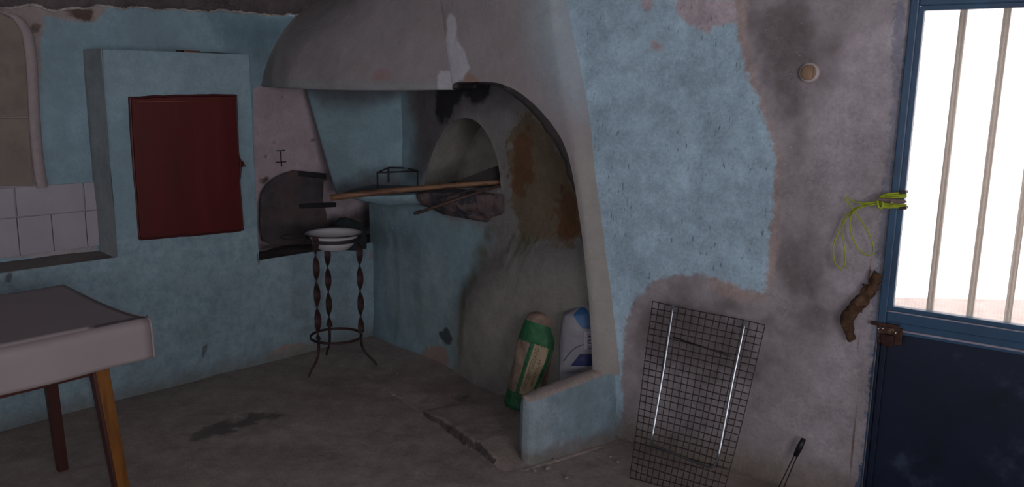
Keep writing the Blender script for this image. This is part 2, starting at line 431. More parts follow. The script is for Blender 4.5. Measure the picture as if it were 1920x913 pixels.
left = np.clip((AS[6, 0]+.02-loop[:, 0])/.1, 0, 1)[:, None]
off = off*(1-jamb*.5)-.03*left*jamb**2
P = PO.at(Q[..., 0], Q[..., 1], off)
def om(*polys): return np.maximum.reduce([sdpoly(Q, PO.poly(q)) for q in polys]).ravel()
def o_attrs(Qx):
    f = lambda *polys: np.maximum.reduce([sdpoly(Qx, PO.poly(q)) for q in polys]).ravel()
    return {'cement': f([(800, 60), (1300, 60), (1300, 900), (862, 900), (868, 640), (872, 560), (900, 500), (918, 425), (850, 415), (800, 350), (780, 260), (770, 160)]),
            'soot': f([(812, 150), (925, 150), (915, 190), (895, 195), (870, 182), (850, 200), (838, 228), (824, 240), (816, 200)]),
            'sootveil': f([(760, 140), (1010, 140), (960, 190), (930, 200), (880, 210), (840, 240), (815, 290), (795, 340), (762, 340), (775, 250)]),
            'rust': f([(958, 235), (985, 205), (1020, 225), (1060, 290), (1085, 380), (1095, 450), (1060, 455), (1000, 450), (968, 440), (955, 380), (950, 300)]),
            'rustcore': f([(955, 280), (975, 245), (990, 240), (1000, 330), (975, 370), (958, 350)], [(1040, 400), (1052, 345), (1090, 370), (1094, 440), (1060, 450)]),
            'pale': f([(870, 600), (900, 540), (1000, 500), (1120, 520), (1120, 720), (870, 720)]),
            'damp': f([(862, 540), (880, 515), (905, 430), (925, 420), (905, 520), (884, 560), (880, 640), (868, 690)], [(950, 440), (1000, 445), (1010, 470), (975, 480)]),
            'lichen': f([(725, 470), (830, 480), (860, 560), (850, 650), (760, 620), (715, 560)]),
            'bare': f([(795, 660), (805, 645), (830, 640), (842, 660), (858, 700), (800, 690)]),
            'dark': f([(812, 640), (825, 615), (850, 610), (858, 640), (850, 652)], [(835, 670), (850, 665), (868, 695), (850, 700)])}
mb = MB(); mb.grid(P, o_attrs(Q), close=True)
# tunnel of the oven mouth
deep = np.linspace(0, 1, 26); G = []
for i, p in enumerate(loop):
    base = P[i, 0]; flare = (p-ctr); row = []
    for t in deep:
        k = 1+.10*t**.7; q = ctr+flare*k if p[1] > sill[0][1]+.01 else ctr+flare*A_([k, 1])
        d = -.26*t; w_ = PO.at(q[0], q[1], d); row.append(base*(1-min(1, t*6))+w_*min(1, t*6))
    G.append(row)
G = A_(G); G = G+(fbm(G, 9, 3, 21)*.008*deep[None])[..., None]
mb.grid(G, {'cement': np.ones(G.shape[0]*G.shape[1]), 'pale': np.full(G.shape[0]*G.shape[1], .1)}, flip=True, close=True)
cap = G[:, -1]; cc = cap.mean(0); mb.grid(np.stack([cap, np.broadcast_to(cc, cap.shape)], 1), {'cement': np.ones(2*len(cap)), 'pale': np.ones(2*len(cap))}, flip=True, close=True)
# return of the oven wall beside the ledge
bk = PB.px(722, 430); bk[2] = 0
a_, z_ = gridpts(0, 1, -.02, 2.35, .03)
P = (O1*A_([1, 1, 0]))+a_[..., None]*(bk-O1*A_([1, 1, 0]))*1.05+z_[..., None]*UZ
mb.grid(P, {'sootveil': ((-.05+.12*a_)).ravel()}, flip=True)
M_oven = plaster('oven_wall_plaster', '#7d969f', [
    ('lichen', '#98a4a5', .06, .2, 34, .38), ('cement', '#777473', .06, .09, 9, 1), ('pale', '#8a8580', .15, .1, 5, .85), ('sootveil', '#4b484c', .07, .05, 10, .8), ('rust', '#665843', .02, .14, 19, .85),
    ('rustcore', '#60412a', .02, .12, 20, .8), ('stone', '#57494a', .01, .02, 20, .95), ('damp', '#56543e', .03, .04, 12, .65), ('soot', '#18161a', .02, .07, 14, .93),
    ('bare', '#8f7d74', .006, .03, 18, 1), ('dark', '#33343a', .01, .035, 20, .85)], mottle=.2, bump=.5)
wall_back = build('wall_back', mb, M_oven, kind='structure')

# plaster mass over the shelf, left of the oven mouth
c1 = PO.px(755, 345)*A_([1, 1, 0]); MD = unit([-.44, .06, 0]); MN = A_([MD[1], -MD[0], 0]); MN = MN if MN[1] < 0 else -MN
PM = Plane(c1, MD, MN)
e = [PM.uv(PM.px(*p)) for p in ((628, 366), (604, 285), (570, 165), (545, 80))]
zt = np.linspace(.86, 1.75, 46); lu = np.interp(zt, [q[1] for q in e], [q[0] for q in e])
lu = np.where(zt > e[-1][1], e[-1][0], lu)
G = []
for zz_, l_ in zip(zt, lu):
    row = [PM.at(-.02, zz_, -.02)]+[PM.at(l_*t, zz_) for t in np.linspace(.03, .965, 30)]
    row += [PM.at(l_*.985, zz_, -.004), PM.at(l_, zz_, -.02), PM.at(l_+.01, zz_, -.25), PM.at(l_+.02, zz_, -.6)]
    G.append(row)
G = A_(G); nn = fbm(G, 3, 3, 31)*.007; G = G+nn[..., None]*MN
mb = MB(); mk = lambda pts: mask(G, PM, pts).ravel()
mb.grid(G, {'sootveil': np.maximum(mk([(560, 150), (770, 150), (770, 178), (700, 200), (600, 195), (560, 170)]), mk([(625, 350), (700, 318), (770, 325), (770, 380), (620, 380)])-.0)})
build('plaster_breast', mb, M_oven, wall_back)

# corbelled shelf of the oven mouth: plastered on the left, broken stone on the right
T0 = Z(634, 366, .93); T1 = PO.px(938, 366)+NO*.03; SD = unit((T1-T0)*A_([1, 1, 0])); SN = A_([SD[1], -SD[0], 0]); SN = SN if SN[1] < 0 else -SN
PS = Plane(T0, SD, SN); PS.q[2] = 0
NS = 150
tpx = resample([(632, 364), (640, 366), (660, 367), (700, 367), (740, 366), (778, 364), (800, 361), (862, 362), (911, 364), (942, 366)], NS)
bpx = resample([(634, 368), (640, 370), (657, 376), (694, 384), (720, 388), (759, 387), (776, 388), (790, 395), (814, 407), (872, 418), (907, 423), (944, 424)], NS)
G = []; st = []
for k in range(NS):
    a = PS.px(*tpx[k]); b = PS.px(*bpx[k]); q = k/(NS-1); rough_ = 1/(1+math.exp(-(tpx[k][0]-778)/4))
    back = UZ*0-SN*1.0
    row = [a-SN*.8, a-SN*.5]+[a-SN*t for t in np.linspace(.42, .03, 16)]+[a-SN*.01-UZ*.001]
    fr = [a*(1-t)+b*t-SN*(.0+.05*t*t)*(1+rough_) for t in np.linspace(.08, 1, 16)]
    row += fr; row += [b-SN*.25, b-SN*.8]
    G.append(row); st.append([rough_]*len(row))
G = A_(G); st = A_(st)
idx = np.arange(G.shape[1]); front = ((idx >= 17) & (idx < 37))[None]
n_ = fbm(G*A_([1, 1, .6]), 16, 4, 41); G = G+((n_*(.004+.024*st)*front)[..., None])*SN + UZ*(fbm(G, 9, 3, 44)*.006*(1-front))[..., None]
mb = MB(); shade = np.where(front, -1, .2)
mb.grid(G, {'cement': (st-.5).ravel()*.3, 'sootveil': np.where(front, -1, .05).astype(float).repeat(NS, 0).ravel() if False else np.broadcast_to(np.where(front, -.3, .05), G.shape[:2]).ravel(),
            'stone': np.where(front, st-.75, -1).ravel()*.2, 'dark': np.where(front & (n_ < -.02) & (st > .5), .03, -.03).ravel()}, flip=False)
build('stone_shelf', mb, M_oven, wall_back)

# ------------------------------------------------------------------ right wall with the door opening
uvr = lambda x_, y_: PR.uv(PR.px(x_, y_))
dS0 = float(uvr(1648, 600)[0]); dZt = 1.80; dW = .86
dS1 = dS0+dW
mb = MB()
def r_attrs(P):
    f = lambda *polys: np.maximum.reduce([mask(P, PR, q) for q in polys]).ravel()
    return {'blue': f([(900, -200), (1371, -200), (1372, 10), (1384, 60), (1398, 130), (1418, 175), (1438, 235), (1454, 285), (1452, 340), (1446, 420), (1440, 480), (1432, 550),
                       (1405, 545), (1370, 530), (1325, 516), (1270, 514), (1225, 528), (1190, 560), (1172, 600), (1165, 700), (1168, 800), (1160, 860), (900, 860)]),
            'pinkedge': f([(1360, -200), (1390, -200), (1402, 80), (1420, 160), (1450, 240), (1462, 300), (1460, 440), (1440, 560), (1400, 570), (1330, 540), (1330, 500), (1420, 500), (1430, 300), (1380, 120)]),
            'pinkpatch': f([(1270, 0), (1376, 0), (1380, 40), (1340, 50), (1320, 62), (1290, 40), (1265, 20)], [(1195, -5), (1225, -5), (1222, 20), (1210, 26)], [(1222, 78), (1245, 80), (1240, 90), (1225, 88)]),
            'dustpale': f([(1500, 140), (1680, 60), (1650, 600), (1600, 900), (1480, 800), (1540, 600)], ),
            'darkcloud': f([(1400, 0), (1500, 20), (1540, 120), (1500, 260), (1460, 200), (1410, 120)], [(1470, 470), (1540, 500), (1560, 600), (1510, 600)], [(1180, 560), (1300, 540), (1430, 600), (1420, 700), (1200, 680)]),
            'footdirt': (.10-P[..., 2]).ravel(),
            'rustline': f([(1664, 150), (1668, 150), (1652, 380), (1612, 640), (1597, 913), (1590, 1000), (1586, 1000), (1592, 913), (1608, 640), (1648, 380)]),
            'bluesmear': f([(1676, 0), (1700, 0), (1690, 160), (1668, 380), (1655, 520), (1640, 700), (1620, 913), (1610, 1000), (1598, 1000), (1605, 905), (1622, 800), (1630, 640), (1640, 520), (1652, 380), (1672, 190)]),
            'navysmear': f([(1642, 640), (1650, 640), (1640, 800), (1632, 1000), (1590, 1000), (1604, 905), (1626, 840), (1632, 700)]),
            'crack': f([(1650, 0), (1655, 0), (1676, 50), (1680, 56), (1676, 54), (1668, 40)], [(1438, 745), (1470, 790), (1500, 815), (1470, 786)])}
_lb = [uvr(*p) for p in ((1140, 760), (1138, 700), (1122, 480), (1108, 330), (1092, 240), (1078, 150), (1045, 0), (1020, -120), (990, -250))]
def rwall(a, b, z0, z1, st, warp=False):
    u, z = gridpts(a, b, z0, z1, st)
    if warp:
        lb = np.interp(z, [q[1] for q in _lb], [q[0] for q in _lb]); u = lb+(u-a)*(b-lb)/(b-a)
    off = .014*fbm(PR.at(u, z), 1.8, 4, 51)
    off = off*np.clip(np.minimum(np.abs(u-dS0), 1)/.05, 0, 1)
    P = PR.at(u, z, off-.02*(z < 0)); mb.grid(P, r_attrs(P))
rwall(float(uvr(1110, 500)[0]), dS0, -.02, 2.4, .016, True); rwall(dS0, dS1, dZt, 2.4, .08); rwall(dS1, 4.2, -.02, 2.4, .2)
for s_, fl_ in ((dS0, False), (dS1, True)):
    o, z = gridpts(0, -.25, -.02, dZt, .1); mb.grid(PR.at(o*0+s_, z, o), flip=fl_)
u, o = gridpts(dS0, dS1, 0, -.25, .1); mb.grid(PR.at(u, u*0+dZt, o))
M_right = plaster('right_wall_plaster', '#979094', [
    ('dustpale', '#a29aa0', .10, .30, 4, .8), ('darkcloud', '#645c5d', .08, .22, 5, .8), ('pinkedge', '#a1908c', .015, .03, 14, .9), ('blue', '#9db5c4', .012, .03, 26, 1),
    ('pinkpatch', '#a99ba0', .01, .04, 12, .95), ('footdirt', '#73695f', .08, .06, 6, .85), ('rustline', '#5d3a2a', .003, .003, 30, .75),
    ('navysmear', '#2c3650', .006, .03, 45, .9), ('bluesmear', '#59647a', .006, .03, 45, .5), ('crack', '#473a36', .003, .003, 40, .9)], mottle=.3, speck=.75, bump=.4)
wall_right = build('wall_right', mb, M_right, kind='structure')

# the walls behind the camera, one with a window, one with a small unseen opening added for fill
P1 = PF.at(uL, 0)*A_([1, 1, 0]); P2 = PR.at(4.0, 0)*A_([1, 1, 0]); P3 = A_([.2, -2.4, 0])
M_plain = plaster('plain_limewash', '#9aa4a8', mottle=.1)
def plain(name, a, b, openings=()):
    mb = MB(); L = np.linalg.norm(b-a); d = (b-a)/L; xs = sorted({0., L, *[o for w_ in openings for o in w_[:2]]}); zs = sorted({-.02, 2.45, *[o for w_ in openings for o in w_[2:]]})
    for i in range(len(xs)-1):
        for j in range(len(zs)-1):
            if any(w_[0] <= xs[i] < w_[1] and w_[2] <= zs[j] < w_[3] for w_ in openings): continue
            q = [a+d*xs[i]+UZ*zs[j], a+d*xs[i+1]+UZ*zs[j], a+d*xs[i+1]+UZ*zs[j+1], a+d*xs[i]+UZ*zs[j+1]]; mb._add(q, [(0, 1, 2, 3)])
    return build(name, mb, M_plain, kind='structure', smooth_=False), d
FILL_OPENING = (2.8, 3.3, 1.0, 1.8); WIN2 = (2.1, 3.9, .8, 2.34)
plain('wall_rear', P3, P1, [FILL_OPENING]); plain('wall_side', P2, P3, [WIN2])
def portal(name, c, xd, yd, sx, sy, inward):
    L = bpy.data.lights.new(name, 'AREA'); L.shape = 'RECTANGLE'; L.size = sx; L.size_y = sy; L.energy = 1; L.cycles.is_portal = True
    o = bpy.data.objects.new(name, L); SC.collection.objects.link(o); zc_ = -unit(inward); xd = unit(xd); yd = np.cross(zc_, xd)
    o.matrix_world = Matrix([[xd[0], yd[0], zc_[0], c[0]], [xd[1], yd[1], zc_[1], c[1]], [xd[2], yd[2], zc_[2], c[2]], [0, 0, 0, 1]])
dd = unit(P1-P3); inw = A_([dd[1], -dd[0], 0]); inw = inw if np.dot(inw, A_([-.5, 2., 0])-P3) > 0 else -inw
portal('rear_fill_daylight', P3+dd*(FILL_OPENING[0]+FILL_OPENING[1])/2+UZ*(FILL_OPENING[2]+FILL_OPENING[3])/2-inw*.01, dd, UZ, FILL_OPENING[1]-FILL_OPENING[0], FILL_OPENING[3]-FILL_OPENING[2], inw)
d2 = unit(P3-P2); in2 = A_([-d2[1], d2[0], 0]); in2 = in2 if np.dot(in2, A_([-.5, 2., 0])-P3) > 0 else -in2
portal('side_window_daylight', P2+d2*(WIN2[0]+WIN2[1])/2+UZ*(WIN2[2]+WIN2[3])/2-in2*.01, d2, UZ, WIN2[1]-WIN2[0], WIN2[3]-WIN2[2], in2)
portal('door_daylight', PR.at((dS0+dS1)/2, 1.27, -.14), W, UZ, dW, 1.1, NR)

# ------------------------------------------------------------------ hearth slab and low wall
h0, h1, h2 = Z(788, 772), Z(928, 868), Z(996, 872)
hc = [h0, h1, h2, Z(1150, 820)+A_([0, .1, 0]), A_([.55, 3.9, 0]), PO.at(1.2, 0)*A_([1, 1, 0]), PO.at(.62, 0, -.05)]
x, y = gridpts(-.75, .55, 2.95, 4.2, .01); P = np.stack([x, y, x*0], -1)
cn = A_([-(h1-h0)[1], (h1-h0)[0], 0]); cn = unit(cn); cn = cn if np.dot(cn, hc[5]-h0) > 0 else -cn
sC = (P-h0)@cn+fbm(P, 26, 3, 61)*.006; sL = (P-h0)@unit(h1-h0)
zz2 = .036*np.clip(sC/.014, 0, 1)*np.clip(sL/.30+.02, 0, 1)**.7*np.clip((np.linalg.norm(h1-h0)+.08-sL)/.24, 0, 1); zz2 = np.where((sC < -.01) | (sL > np.linalg.norm(h1-h0)+.12), -.02, zz2-.004)
zz2 = np.where(((P-sa_)@sn_ > -.02), -.02, zz2) if False else zz2
P[..., 2] = zz2+.003*fbm(P, 6, 3, 63)
_n1, _n2 = x.shape; _ok = P[..., 2] > -.012
mb = MB(); mb._add(P, [(i*_n2+j, (i+1)*_n2+j, (i+1)*_n2+j+1, i*_n2+j+1) for i in range(_n1-1) for j in range(_n2-1) if _ok[i, j] or _ok[i+1, j+1]], {'f_crack': (.009-np.abs(sC-.004)-.02*(sL < .0)-.02*(sL > np.linalg.norm(h1-h0))).ravel(), 'f_light': np.full(x.size, .15), 'f_brown': np.full(x.size, -.1)})
build('hearth_slab', mb, M_floor, kind='structure')

sa, sb = Z(1000, 870), Z(1158, 822); sd_ = unit(sb-sa); sn = A_([sd_[1], -sd_[0], 0]); PSt = Plane(sa, sd_, sn)
LL = np.linalg.norm(sb-sa)
zA = PSt.uv(PSt.px(996, 748))[1]; zB = PSt.uv(PSt.px(1150, 690))[1]
G = []
for s_ in np.linspace(0, LL+.05, 60):
    zt_ = zA+(zB-zA)*s_/LL; c_ = []
    th = .085
    prof = [(-.0, -.02), (0, .3), (0, .6), (0, .85), (-.004, .94), (-.014, .985), (-.03, 1.0), (-.055, 1.005), (-.075, .99), (-.085, .95), (-.088, .6), (-.09, -.02)]
    prof = resample(prof, 50)
    fill = 1.
    for o, h in prof: c_.append(PSt.at(s_, max(-.02, h*zt_), o))
    G.append(c_)
G = A_(G)
# round the free end
e0 = G[0].copy(); ends = []
for k, (t, sh) in enumerate(((1., .022), (.75, .014), (.4, .005))):
    mid = e0[:, :2].mean(0); r_ = e0.copy(); r_[:, :2] = mid+(e0[:, :2]-mid)*(1-t*.35); r_[:, :2] -= sd_[:2]*0; r_ = r_-sd_*0; r_ += sd_*(-.03+.0)*(t*.6) ; ends.append(r_)
mid = e0.copy(); mid[:, :2] = e0[:, :2].mean(0); mid = mid-sd_*.024
G = np.concatenate([[mid], A_(ends), G]); G = G+(fbm(G, 7, 3, 71)*.006)[..., None]*sn
mb = MB(); zfr = G[..., 2]
topm = (np.abs(((G-sa)@sn)+.045) < .04) & (zfr > .8*zA)
mb.grid(G, {'chalktop': np.where((zfr/np.interp((G-sa)@sd_, [0, LL], [zA, zB])) > .95, .02, -.02).ravel(), 'footdirt': (.05-G[..., 2]).ravel(), 'chalk': (.10-(G-sa)@sd_).ravel()}, flip=True)
M_stub = plaster('low_wall_limewash', '#8599a3', [('chalk', '#a9b3b8', .03, .2, 14, .4), ('chalktop', '#a8968f', .012, .012, 20, .9), ('footdirt', '#7a716b', .03, .06, 10, .8)], mottle=.24, streak=.4, bump=.7)
build('low_wall', mb, M_stub, kind='structure')

# ------------------------------------------------------------------ chimney hood
hood = empty('chimney_hood', AR+UZ*1.48, 'large grey plaster chimney hood with an arched opening over the bread oven', 'hood')
lean = unit(A_([-.77, 4.7, 0])-AR)
zA0 = float(PH.uv(PH.px(848, 166))[1])
_a0 = PH.px(848, 165); _a1 = AR+lean*.34*(2.36-zA0)+UZ*2.36
def arris(z): return _a0+(_a1-_a0)*((z-_a0[2])/(_a1[2]-_a0[2]))
lpx = smooth([(489, 160), (495, 130), (508, 95), (527, 62), (552, 30), (584, 0), (625, -35), (690, -80), (760, -130)], 60, 2)
G = []
for (a, b) in lpx:
    l_ = PB.px(a, b); r_ = arris(zA0+(l_[2]-PB.px(489, 160)[2])*.98)
    t = np.linspace(-.03, 1, 60)[:, None]; row = l_*(1-t)+r_*t
    row[:, :2] += (np.sin(np.clip(t, 0, 1)*math.pi)*.05)*(-U[:2]); G.append(row)
G = A_(G); b0 = G[0].copy()
b0[:, 2] += -.012*np.sin(np.linspace(0, 1, 60)*math.pi); G[0] = b0
lipr = [b0+U*.05-UZ*.004, b0+U*.065+UZ*.03, b0+U*.30+UZ*.16]
G = np.concatenate([A_(lipr[::-1]), [b0+U*.01-UZ*.006], G]); G[5:] += (fbm(G[5:], 3, 4, 81)*.008*np.clip(np.linspace(5, 0, 60), 0, 1)[None])[..., None]*-U
mb = MB(); sdz = (G[..., 2]-zA0)
ax_ = PL
def hm(*polys):
    r = []
    for q in polys:
        # hood's left face: measured in its own vertical plane from the wall to the arris
        r.append(mask(G, PHL, q))
    return np.maximum.reduce(r).ravel()
hl0 = PB.px(489, 160)*A_([1, 1, 0]); hld = unit(AR-hl0); PHL = Plane(hl0, hld, A_([hld[1], -hld[0], 0]))
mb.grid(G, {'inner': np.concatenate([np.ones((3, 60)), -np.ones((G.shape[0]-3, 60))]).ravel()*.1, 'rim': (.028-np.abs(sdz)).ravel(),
            'pinkpatch': hm([(700, 145), (712, 128), (735, 130), (740, 150), (715, 156)]), 'white': hm([(822, 135), (850, 130), (850, 170), (824, 170)]),
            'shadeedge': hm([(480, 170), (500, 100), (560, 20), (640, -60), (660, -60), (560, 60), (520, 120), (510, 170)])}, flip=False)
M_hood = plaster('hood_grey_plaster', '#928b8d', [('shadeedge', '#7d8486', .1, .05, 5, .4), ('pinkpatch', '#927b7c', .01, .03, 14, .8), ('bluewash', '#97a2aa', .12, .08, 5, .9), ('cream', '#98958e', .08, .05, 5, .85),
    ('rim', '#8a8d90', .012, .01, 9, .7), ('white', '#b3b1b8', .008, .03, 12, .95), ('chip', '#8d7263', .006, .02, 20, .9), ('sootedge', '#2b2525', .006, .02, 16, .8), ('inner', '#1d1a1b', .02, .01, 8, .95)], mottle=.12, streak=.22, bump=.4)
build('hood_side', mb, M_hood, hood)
# arch face
Ipx = smooth([(848, 165), (849, 154), (880, 154), (918, 153), (945, 158), (975, 173), (1005, 198), (1035, 232), (1058, 268), (1072, 315), (1084, 390), (1095, 470), (1103, 555), (1108, 620), (1111, 694)], 140, 2)
Opt_px = [(1062, 0), (1074, 50), (1086, 110), (1098, 180), (1108, 240), (1118, 310), (1128, 390), (1136, 470), (1146, 560), (1156, 640), (1162, 704)]
Rc = [PR.px(*p)-NR*.006 for p in Opt_px]
topA = arris(2.36); topR = PR.px(1062, 0)-W*.14; topR = topR+(UZ*(2.36-topR[2]))
out = [topA, topA*.7+topR*.3, topA*.45+topR*.55, topA*.2+topR*.8, topR, Rc[0]]
frac = [0, .17, .30, .42, .50, .545]
# match the outer boundary to the inner curve by fraction along it
so = list(np.linspace(.56, 1, len(Rc)))
OutP = A_(out[:5]+Rc); fo = A_([0, .12, .22, .32, .40]+list(np.linspace(.46, 1, len(Rc))))
q = np.linspace(0, 1, 140); Oc = np.stack([np.interp(q, fo, OutP[:, k]) for k in range(3)], 1)
for _ in range(6): Oc[1:-1] = (Oc[:-2]+Oc[2:]+2*Oc[1:-1])/4
Ic = A_([PH.px(*p) for p in Ipx])
k0 = zA0
T = np.linspace(0, 1, 44)
G = np.zeros((140, 44, 3))
for i in range(140):
    for j, t in enumerate(T):
        p = Ic[i]*(1-t)+Oc[i]*t
        G[i, j] = p+NR*(.022*math.sin(math.pi*min(1, t*1.0))*min(1, i/25))
G = G+(fbm(G, 2.6, 3, 83)*.007*np.sin(T*math.pi)[None]*np.clip(np.arange(140)/12., 0, 1)[:, None])[..., None]*NR
mb = MB()
hm2 = lambda *pp: np.maximum.reduce([mask(G, PH, q_) for q_ in pp]).ravel()
mb.grid(G, {'white': hm2([(828, 20), (842, 30), (850, 75), (866, 95), (877, 130), (872, 145), (850, 160), (826, 172)]),
            'chip': hm2([(864, 150), (875, 138), (890, 142), (900, 155), (870, 157)]),
            'bluewash': hm2([(985, -60), (1080, -60), (1085, 60), (1100, 160), (1090, 230), (1050, 200), (1010, 130), (990, 40)]),
            'cream': hm2([(1080, 260), (1125, 230), (1170, 560), (1175, 760), (1110, 700), (1095, 450)])-.01}, flip=False)
# broken, sooty band round the opening
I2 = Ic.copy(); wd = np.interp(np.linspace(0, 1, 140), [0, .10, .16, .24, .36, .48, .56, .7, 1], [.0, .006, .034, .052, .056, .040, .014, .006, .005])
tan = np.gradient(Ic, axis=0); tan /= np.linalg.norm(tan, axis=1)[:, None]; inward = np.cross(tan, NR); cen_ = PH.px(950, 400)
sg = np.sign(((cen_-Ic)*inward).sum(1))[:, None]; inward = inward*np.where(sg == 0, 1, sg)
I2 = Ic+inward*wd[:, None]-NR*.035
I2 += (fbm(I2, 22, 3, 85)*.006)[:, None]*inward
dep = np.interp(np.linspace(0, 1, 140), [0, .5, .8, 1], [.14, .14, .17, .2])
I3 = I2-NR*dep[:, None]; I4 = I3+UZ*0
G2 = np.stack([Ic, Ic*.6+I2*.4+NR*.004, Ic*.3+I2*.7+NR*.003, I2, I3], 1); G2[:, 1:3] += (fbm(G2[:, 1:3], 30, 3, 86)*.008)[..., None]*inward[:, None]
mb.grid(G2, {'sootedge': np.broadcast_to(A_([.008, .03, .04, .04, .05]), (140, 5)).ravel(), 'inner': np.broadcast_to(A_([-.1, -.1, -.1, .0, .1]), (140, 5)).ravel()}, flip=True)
build('hood_arch', mb, M_hood, hood)
# dark inside lining so that no daylight leaks between wall and hood
# ------------------------------------------------------------------ objects
def obox(mb, p0, p1, p2, p3, n, th): mb.hull([p0, p1, p2, p3], [k+n*th for k in (p0, p1, p2, p3)]); return mb
M_red = simple('dark_red_gloss_paint', '#521718', .42, var=.16, vs=5, bump=.12, bs=18, spec=.4, second='#5f221a', thr=(.52, .7), stretch=(2.5, 2.5, .3))
M_reddk = simple('dark_red_paint_edge', '#401313', .45, var=.15, vs=12, bump=.2)
cd = empty('cupboard_door', PF.px(350, 440), 'dark red painted metal cupboard door let into the blue wall block', 'door')
cpx = [(240, 181), (300, 178), (350, 177), (400, 176), (442, 178), (444, 230), (446, 290), (452, 305), (448, 340), (452, 390), (455, 432), (400, 438), (320, 445), (258, 450), (254, 400), (248, 320), (243, 240)]
def ringloop(px, n, off):
    q = resample(px+[px[0]], n+1); return A_([PF.px(*p)+N*off for p in q[:-1]])
r1 = ringloop(cpx, 160, .012); r1 += (fbm(r1, 14, 2, 91)*.003)[:, None]*UZ; cc = r1.mean(0)
r2 = cc+(r1-cc)*.972; r3 = cc+(r1-cc)*.966
m = MB(); m.grid(np.stack([r1-N*.02, r1+N*.002, r1*.6+r2*.4+N*.004, r2+N*.004, r2-N*.0], 1), close=True); build('door_frame', m, M_reddk, cd)
m = MB(); m._add(np.stack([r2-N*.002, r3+N*.003, cc+(r1-cc)*.5+N*.004, np.broadcast_to(cc+N*.004, r1.shape)], 1), [(i*4+j, ((i+1) % len(r1))*4+j, ((i+1) % len(r1))*4+j+1, i*4+j+1) for i in range(len(r1)) for j in range(3)])
build('door_panel', m, M_red, cd, False)
m = MB(); a = PF.px(252, 191)+N*.018; b = PF.px(440, 188)+N*.018; m.tube([a, b], .003, 6); build('top_bead', m, simple('worn_red_edge', '#6b3a22', .5), cd)
m = MB(); m.box(PF.px(448, 307)+N*.022, U, N, UZ, (.02, .012, .03)); m.tube([PF.px(449, 300)+N*.03, PF.px(454, 312)+N*.034], .003, 6); build('latch', m, M_reddk, cd, bevel=.002)

# brush on top of the block
b0_, b1_ = PF.px(333, 97.5)-N*.012+UZ*.004, PF.px(377, 99.5)-N*.012+UZ*.004
br = empty('wooden_stick', (b0_+b1_)/2-UZ*.006, 'small brown wooden stick with a black end on top of the blue wall block', 'stick')
d_ = b1_-b0_; m = MB(); m.tube([b0_+d_*.3, b0_+d_*.5, b0_+d_], [.006, .0065, .006], 8); build('shaft', m, simple('brown_wood', '#7a4a34', .6), br)
m = MB(); m.tube([b0_, b0_+d_*.3], [.005, .0065], 8); build('black_end', m, simple('black_ferrule', '#151417', .5), br)

# table
TZ = .72
M_cloth = simple('grey_pink_oilcloth', '#8f8486', .55, var=.05, vs=4, bump=.08, bs=25)
c_nr = Z(245, 599, TZ); c_fr = Z(118, 533, TZ)
dT = unit(c_nr-c_fr); tdU = unit(Z(228, 598, TZ)-Z(0, 645, TZ)); tdN = unit(c_fr-c_nr)
Lt = 1.15; Wt = float(np.linalg.norm(c_nr-c_fr)); tdN = unit(c_fr-c_nr)
tb = empty('table', c_nr*A_([1, 1, 0])-tdU*.5+tdN*.2, 'wooden table with ochre and brown legs under a grey cloth at the left', 'table')
NU, ND = 60, 30
def corner_round(s_, L_, r=.03): return s_
G = []
drop = .155
ss = np.r_[np.linspace(-Lt, 0, NU)]
aa = list(np.linspace(0, 1, 24))
for s_ in ss:
    row = []
    for t in aa[::-1]: row.append(c_nr+tdU*s_+tdN*Wt*t)
    for k, t in enumerate(np.linspace(0, 1, 14)):
        r_ = .03; ang = min(t*drop/r_, math.pi/2)
        o = r_*math.sin(ang); dn = r_*(1-math.cos(ang)); rest = max(0, t*drop-r_*math.pi/2)
        flare = .004*math.exp(-(-s_)/.12)*t
        wav = .006*math.sin(s_*17)*t
        row.append(c_nr+tdU*(s_+flare*1.2)-tdN*(o+wav+flare*.3)-UZ*(dn+rest))
    G.append(row)
G = A_(G)
# right-hand overhang: short stiff drop
ex = (np.exp(ss/.10)[:, None])*np.exp(-np.abs(np.clip(23-np.arange(G.shape[1]), 0, 99))/4.5)[None]*.05
G = G+ex[..., None]*tdU
G3 = []
for j in range(G.shape[1]):
    base = G[-1, j]; t_ = j/(G.shape[1]-1); row = []
    hgt = (.02 if j < 24 else .0)
    for k in np.linspace(0, 1, 5): row.append(base+tdU*.006*k-UZ*hgt*k)
    G3.append(row)
G[:, :24] += UZ*(fbm(G[:, :24], 5, 2, 95)*.0025)[..., None]
m = MB(); m.grid(G, flip=True); m.grid(A_(G3), flip=True)
cl = build('tablecloth', m, M_cloth, None, label='plain greyish pink oilcloth draped over the table at the left', cat='tablecloth')
sl = cl.modifiers.new('thick', 'SOLIDIFY'); sl.thickness = .002; sl.offset = -1
M_brown = simple('dark_red_brown_wood', '#44241e', .5, var=.25, vs=12, stretch=(1, 1, .1))
M_ochre = simple('ochre_varnished_wood', '#6e4417', .45, var=.35, vs=14, stretch=(3, 3, .35), second='#462611', thr=(.55, .75), bump=.1)
m = MB(); m.box(c_nr-tdU*(Lt/2+.0)+tdN*Wt/2-UZ*.015, tdU, tdN, UZ, (Lt-.02, Wt-.03, .024)); build('tabletop', m, M_brown, tb, bevel=.003)
zb = TZ-.03; az = .14
m = MB(); m.box(c_nr-tdU*(Lt/2+.02)+tdN*.045-UZ*(.03+az/2), tdU, tdN, UZ, (Lt-.16, .022, az)); build('apron', m, M_brown, tb, bevel=.002)
m = MB(); m.box(c_nr-tdU*.09+tdN*(Wt/2)-UZ*(.03+az/2-.02), tdU, tdN, UZ, (.022, Wt-.16, az-.04)); build('apron', m, M_brown, tb, bevel=.002)
